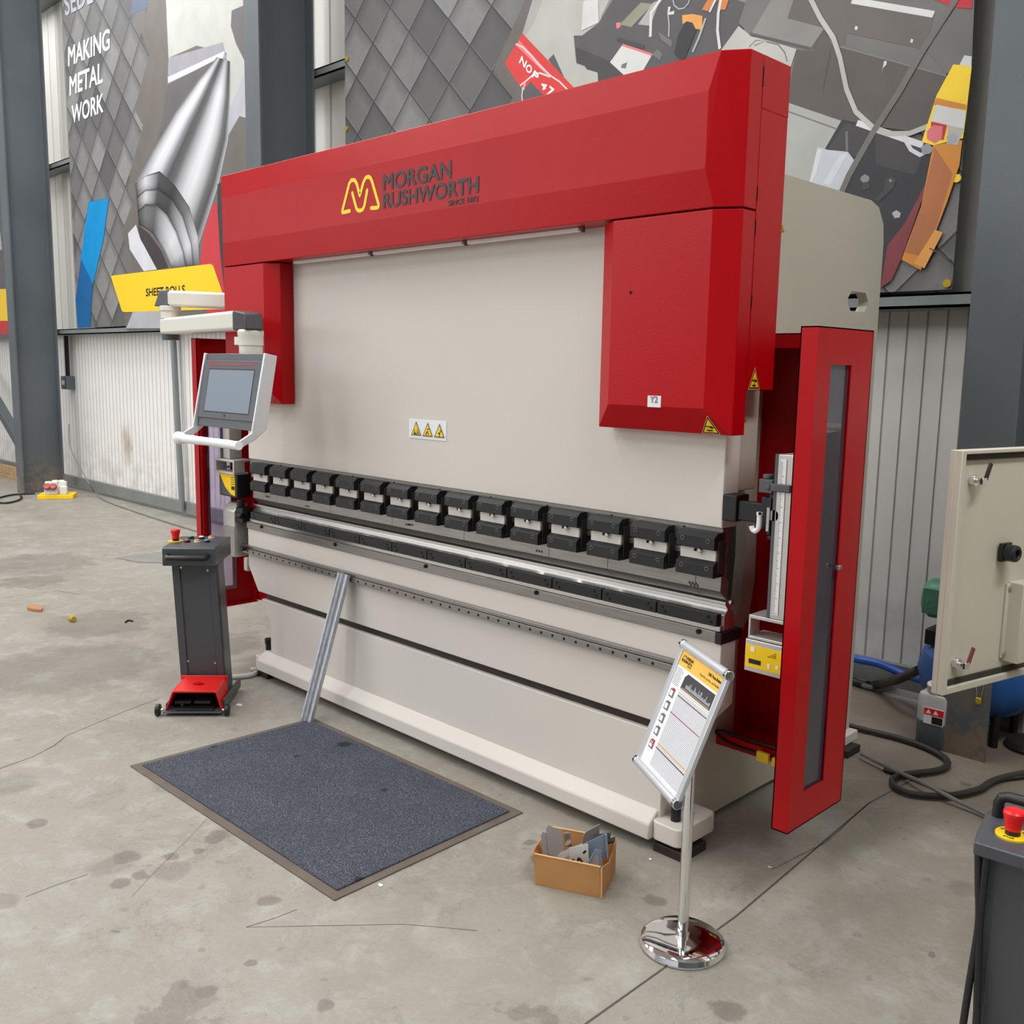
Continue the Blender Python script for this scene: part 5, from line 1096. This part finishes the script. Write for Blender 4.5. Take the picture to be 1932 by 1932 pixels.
m.build('screw', 'bright_steel', br)
# carcass the door hangs on, beyond the picture edge
m = MB(); dbox(m, .63, .66, .74, 1.56, -.05, .75); dbox(m, .66, .96, .74, .76, -.05, .75); dbox(m, .66, .96, 1.54, 1.56, -.05, .75); dbox(m, .66, .96, .76, 1.54, -.05, -.03); dbox(m, .66, .96, .76, 1.54, .73, .75); dbox(m, .94, .96, .76, 1.54, -.03, .73); dbox(m, .70, .92, 0, .74, -.02, .70); m.build('carcass', 'cabinet', cab, bevel=.003)

cc = Vector((-1.64, 4.98, 0))
cmp_ = thing('air_compressor', 'blue upright air compressor with green motor half hidden behind the column', 'compressor', cc)
m = MB(); m.lathe([(0, .10), (.10, .105), (.20, .15), (.265, .22), (.285, .31), (.265, .40), (.20, .46), (.10, .49), (0, .495)], cc, 40); m.build('tank', 'tank_blue', cmp_)
m = MB()
for a in (45, 135, 225, 315): x, y = cc.x+.2*math.cos(math.radians(a)), cc.y+.2*math.sin(math.radians(a)); m.cyl((x, y, 0), (x, y, .2), .02)
m.build('leg', 'black_metal', cmp_)
m = MB(); m.box(cc.x-.17, cc.x+.17, cc.y-.14, cc.y+.02, .46, .50); m.box(cc.x-.22, cc.x-.12, cc.y-.16, cc.y, .44, .52); m.box(cc.x-.16, cc.x+.1, cc.y-.13, cc.y+.0, .50, .565); m.build('motor_bracket', 'black_metal', cmp_, bevel=.006)
m = MB(); m.lathe([(0, -.17), (.075, -.165), (.10, -.13), (.10, .15), (0, .15)], (cc.x-.10, cc.y-.06, .665), 26, (1, .15, 0)); m.box(cc.x-.24, cc.x+.05, cc.y-.175, cc.y-.02, .60, .73)
for i in range(9): m.box(cc.x-.16+i*.025, cc.x-.152+i*.025, cc.y-.18, cc.y+.05, .565, .745)
m.build('motor', 'motor_green', cmp_, bevel=.008)
m = MB(); m.box(cc.x-.16, cc.x+.05, cc.y-.12, cc.y+.02, .745, .775); m.box(cc.x-.05, cc.x+.05, cc.y-.10, cc.y, .775, .80); m.tube([(cc.x-.02, cc.y-.05, .78), (cc.x-.04, cc.y-.05, .87), (cc.x-.02, cc.y-.05, .93), (cc.x+.05, cc.y-.05, .95)], .022, 10, smooth=4); m.build('motor_cover', 'plastic_black', cmp_, bevel=.004)

p = onz((1747, 1407), 0); p = Vector((p.x+.02, p.y+.04, 0))
can = thing('jerrycan', 'grey plastic jerrycan with red label standing beside the column foot', 'can', p)
m = MB(); rr = lambda k_, z: [(p.x+x*k_, p.y+y*k_, z) for x, y in ((-.075, -.04), (-.055, -.06), (.055, -.06), (.075, -.04), (.075, .04), (.055, .06), (-.055, .06), (-.075, .04))]
m.loft([rr(.92, .0), rr(1, .012), rr(1, .125)]); m.build('lower_body', 'can_dark', can, bevel=.004)
m = MB(); m.loft([rr(1, .125), rr(1, .245), rr(.92, .262), rr(.6, .275)]); m.build('upper_body', 'can_plastic', can, bevel=.004)
m = MB(); m.cyl((p.x-.005, p.y-.02, .270), (p.x-.005, p.y-.03, .315), .036, n=20); m.build('cap', 'cable_light', can, bevel=.003)
m = MB(); m.box(p.x-.035, p.x+.06, p.y-.0625, p.y-.060, .120, .20); m.mi = 1; m.box(p.x-.033, p.x+.058, p.y-.0640, p.y-.062, .166, .198); m.mi = 2; m.box(p.x+.005, p.x+.055, p.y-.0640, p.y-.062, .125, .160); m.mi = 0
for x in (-.012, .022): m.face([(p.x+x-.013, p.y-.0648, .172), (p.x+x+.013, p.y-.0648, .172), (p.x+x, p.y-.0648, .194)])
m.build('label', ['label_white', 'red_button', 'ink'], can, smooth=False)

def cable(name, label, pts, r, m_, smooth=6, cat='cable'): 
    mb = MB(); mb.tube(pts, r, 10, smooth=smooth); return tag(mb.build(name, m_), label, cat)
fl = lambda L, z: [onz(p, z) for p in L]
cable('air_hose', 'blue air hose running along the foot of the white wall', [ony((1560, 1226), 5.15), ony((1614, 1243), 5.15), ony((1660, 1253), 5.13), ony((1705, 1272), 5.1), ony((1745, 1284), 5.0)], .022, 'hose_blue', cat='hose')
cable('brown_hose', 'brown hose curving from the wall up to the compressor', [onz((1585, 1275), .02), onz((1622, 1290), .02), onz((1650, 1292), .03), ony((1690, 1283), 4.98), ony((1718, 1271), 4.93), ony((1733, 1264), 4.90)], .024, 'cable_dark', cat='hose')
cable('grey_hose', 'grey cable lying on the floor behind the press frame', fl([(1560, 1268), (1612, 1286), (1640, 1297), (1662, 1296)], .018)+[onz((1690, 1290), .02)], .016, 'cable_grey')
cable('power_cable', 'thick dark cable looping on the floor before the column', fl([(1590, 1365), (1620, 1374), (1690, 1391), (1745, 1409), (1780, 1428), (1788, 1442), (1770, 1453), (1725, 1459), (1694, 1464), (1683, 1474), (1694, 1488), (1730, 1499), (1790, 1501), (1845, 1490), (1870, 1475), (1905, 1464), (1960, 1454)], .019), .014, 'cable_dark')
cable('power_cable', 'thin dark cable beside the thick looping cable at the picture edge', fl([(1880, 1472), (1910, 1468), (1960, 1463)], .012), .008, 'cable_dark')
cable('pedestal_cable', 'straight grey cable from the press foot to the front pedestal', fl([(1625, 1422), (1650, 1435), (1700, 1459)], .03)+[onz((1745, 1479), .045), onz((1800, 1508), .03), onz((1850, 1532), .02), onz((1890, 1556), .016), onz((1930, 1580), .016)], .0095, 'cable_grey')
cable('earth_wire', 'thin grey wire trailing on the floor under the straight cable', fl([(1700, 1460), (1740, 1478), (1790, 1497)], .008), .006, 'cable_dark')
m = MB(); q_ = onz((1681, 1453), .01); m.lathe([(0, .0005), (.032, .0005), (.032, .012), (.018, .014), (0, .010)], (q_.x, q_.y, 0), 20); tag(m.build('rubber_bung', 'plastic_black'), 'small round black rubber cap lying beside the cables', 'cap')
q_ = onz((1952, 1402), .03); m = MB(); m.lathe([(0, .0005), (.125, .0005), (.130, .018), (.118, .036), (.06, .046), (0, .048)], (q_.x, q_.y, 0), 40); tag(m.build('stand_foot', 'dark_steel'), 'dark round stand foot on the floor beyond the column', 'stand foot')
q_ = ony((1846, 1320), 4.585); pl = thing('padlock', 'small brass padlock hanging from a wire on the column', 'padlock', q_)
m = MB(); m.box(q_.x-.012, q_.x+.012, q_.y-.004, q_.y+.010, q_.z-.022, q_.z+.008); m.build('body', 'brass', pl, bevel=.003)
m = MB(); m.tube([q_+Vector((-.008, .004, .008)), q_+Vector((-.015, .006, .05)), q_+Vector((-.03, .012, .075)), q_+Vector((.012, .012, .08)), q_+Vector((.008, .004, .008))], .003, 8, smooth=4); m.build('shackle_wire', 'bright_steel', pl)

# unseen press brake added to shade the right floor; owns the pedestal and cabinet
nb = thing('press_brake', 'second dark grey press brake added unseen to shade the right floor', 'press brake', (1.7, 3.4, 0))
m = MB(); m.prism([(0.05, 2.55, .05), (3.3, 2.55, .05), (3.3, 2.55, .86), (0.05, 2.55, .86)], (0, .12, 0)); m.build('bed_plate', 'frame_grey', nb, bevel=.004)
m = MB(); m.box(.05, 3.3, 2.55, 2.66, 1.25, 2.5); m.build('ram', 'frame_grey', nb, bevel=.004)
for x in (.2, 3.1): m = MB(); m.prism([(x, y, z) for y, z in ((2.67, 0), (4.1, 0), (4.1, 2.5), (2.67, 2.5), (2.67, 1.4), (3.0, 1.3), (3.0, .9), (2.67, .8))], (.05, 0, 0)); m.build('side_frame', 'frame_grey', nb)
m = MB(); m.box(-.02, 3.4, 2.42, 2.9, 2.2, 2.75); m.build('front_hood', 'console', nb, bevel=.004)

# ------------------------------------------------------------------ second pedestal at the picture edge
p2 = local(thing('control_pedestal', 'dark grey pedestal with single stop knob at the picture corner', 'control pedestal', (-.638, 1.999, 0), math.atan2(.007, .093)))
m = MB(); m.prism([(0, 0, .802), (.40, 0, .802), (.40, .26, .802), (-.012, .26, .802), (-.020, .155, .802), (-.010, .06, .802)], (0, 0, .028)); hd = m.build('head', 'console', p2, bevel=.003)
m = MB(); m.box(.016, .37, .05, .22, .012, .802); m.build('post', 'console', p2, bevel=.003)
m = MB(); m.box(.036, .352, .046, .052, .06, .795); m.build('front_panel', 'console', p2, bevel=.002)
m = MB(); m.box(-.02, .42, -.16, .30, .0, .014); m.build('base_plate', 'console', p2, bevel=.003)
m = MB(); m.tube([(.004, .160, .828), (.004, .160, .862), (.009, .160, .874), (.022, .160, .879), (.33, .160, .879), (.344, .160, .874), (.35, .16, .862), (.35, .160, .828)], .0115, 14); m.build('handle', 'plastic_black', p2)
rg = estop(p2, .052, .083, .830, 1.0)
def arc_text(body, r, a0, a1):
    R_ = world(p2); c = R_ @ Vector((.052, .083, .8342)); n = len(body)
    for i, ch in enumerate(body):
        a = math.radians(a0+(a1-a0)*i/(n-1)); d_ = Vector((math.cos(a), math.sin(a), 0)); tn = Vector((-d_.y, d_.x, 0)) if a0 < a1 else Vector((d_.y, -d_.x, 0))
        upv = -d_ if a0 < a1 else d_
        text(ch, c+d_*(r+(.003 if a0 < a1 else -.003))-tn*.0024, tn*.0048, upv*.0062, 'ink', rg, off=.01, push=.0005)
del p2['_local']
arc_text('STOP', .0245, 250, 290); arc_text('EMERGENCY', .0245, 160, 20)
p2['_local'] = 1
for k_, (A_, mid, B_, lab) in enumerate(((((1846, 1600), 1.0), (1846, 1745), (1815, 1945), 'outer'), (((1862, 1612), 1.0), (1848, 1745), (1842, 1945), 'inner'))):
    q0 = onp(A_[0], (-.638, 2.02, 0), (0, 1, 0)); q1 = onp(mid, (-.638, 2.03, 0), (0, 1, 0)); q2 = onp(B_, (-.638, 2.02, 0), (0, 1, 0)); inv = world(p2).inverted()
    e_ = q1+(q2-q1)*1.6; e_.z = max(e_.z, .02)
    mb = MB(); mb.tube([inv @ v for v in (Vector((q0.x, q0.y, .805)), q0.lerp(q1, .5), q1, q1.lerp(q2, .5), q2, e_)], .0075, 10, smooth=5); mb.build('brace_cable', 'plastic_black', p2)

# ------------------------------------------------------------------ socket board at the foot of the far column
a, b = onz((70, 938), .03), onz((138, 937), .03); ux = (b-a).normalized(); vy = Vector((-ux.y, ux.x, 0))
sb = thing('socket_board', 'yellow board of red and white power sockets at the column foot', 'socket board', (a.x, a.y, 0))
bl_ = (b-a).length
m = MB(); m.prism([a-Vector((0, 0, .03)), b-Vector((0, 0, .03)), b+vy*.32-Vector((0, 0, .03)), a+vy*.32-Vector((0, 0, .03))], (0, 0, .055)); m.build('board', 'yellow', sb, bevel=.006)
for u_, v_, red in ((.13, .06, 1), (.30, .06, 1), (.56, .06, 0), (.26, .2, 0), (.44, .2, 0)):
    c = a+ux*(bl_*u_+.07)+vy*v_; mb = MB(); mb.obox(c+Vector((0, 0, .08)), ux*.088, vy*.09, Vector((0, 0, .11))); mb.obox(c+vy*.015+Vector((0, 0, .16)), ux*.075, vy*.06, Vector((0, 0, .07))); s_ = mb.build('socket', 'offwhite', sb, bevel=.012)
    if red: g = MB(); f_ = c-vy*.05+Vector((0, 0, .125)); g.lathe([(0, 0), (.044, 0), (.046, .025), (.034, .05), (0, .046)], f_, 20, -vy+Vector((0, 0, .5))); g.build('red_cover', 'pale_red', s_)
cable('extension_lead', 'black extension lead looping on the floor from the socket board', fl([(66, 931), (45, 932), (20, 934), (-8, 941), (-16, 946), (10, 949), (34, 944), (41, 938), (38, 935)], .015), .012, 'plastic_black')
cable('grey_wire', 'pale wire falling from the column and trailing along the wall foot', [ony((130, 800), 5.05), ony((133, 845), 5.05), ony((150, 880), 5.05), ony((168, 912), 5.0), onz((180, 930), .05), onz((200, 945), .012), onz((240, 960), .012), onz((300, 980), .012), onz((375, 1003), .012), onz((440, 1020), .012)], .007, 'cable_grey')

# ------------------------------------------------------------------ litter on the slab
def chip(px, label, name, r, m_, h=.006):
    q_ = onz(px, 0); mb = MB(); n = 7; pts = [(q_.x+r*math.cos(i*2*math.pi/n)*random.uniform(.5, 1.1), q_.y+r*.6*math.sin(i*2*math.pi/n)*random.uniform(.6, 1.1), .001) for i in range(n)]
    mb.prism(pts, (0, 0, h)); return tag(mb.build(name, m_, bevel=.001), label, 'litter')
chip((68, 1150), 'crumpled brown scrap lying on the bare concrete by the damp patch', 'cardboard_scrap', .10, 'leaf', .02)
q_ = onz((136, 1167), .02); m = MB(); m.cyl((q_.x-.03, q_.y, .02), (q_.x+.03, q_.y, .02), .018); tag(m.build('brass_fitting', 'brass'), 'small brass fitting lying on the damp concrete patch', 'fitting')
m = MB(); m.tube(fl([(237, 1174), (240, 1171), (246, 1170.5), (250, 1172)], .006), .006, 8, smooth=3); tag(m.build('wire_scrap', 'plastic_black'), 'short bent black scrap beside the damp concrete patch', 'litter')
chip((718, 1671), 'torn white paper scrap lying near the mat corner', 'paper_scrap', .016, 'offwhite', .002)
chip((1227, 1623), 'tiny white chip on the floor near the cardboard box', 'plastic_chip', .007, 'white', .006)
chip((451, 1330), 'pale paper shred on the floor beside the pedestal base', 'paper_scrap', .03, 'offwhite', .002)
chip((1453, 1637), 'thin pale sliver on the floor before the side guard', 'plastic_chip', .010, 'offwhite', .003)
m = MB(); m.prism([onz(p, .001) for p in ((218, 1053), (265, 1046), (330, 1044), (330, 1063), (262, 1061))], (0, 0, .004)); tag(m.build('rubber_sheet', 'p_mid2'), 'flat grey rubber sheet on the floor behind the pedestal', 'sheet')

# ------------------------------------------------------------------ tidy: origins at the base of single-mesh things
for o in list(COL.objects):
    if '_local' in o: del o['_local']
for o in [o for o in COL.objects if o.type == 'MESH' and o.parent is None and 'kind' not in o]:
    co = [v.co for v in o.data.vertices]; c = Vector(((min(v.x for v in co)+max(v.x for v in co))/2, (min(v.y for v in co)+max(v.y for v in co))/2, min(v.z for v in co)))
    o.data.transform(Matrix.Translation(-c)); o.location = c
    for ch in o.children: ch.location = ch.location-c
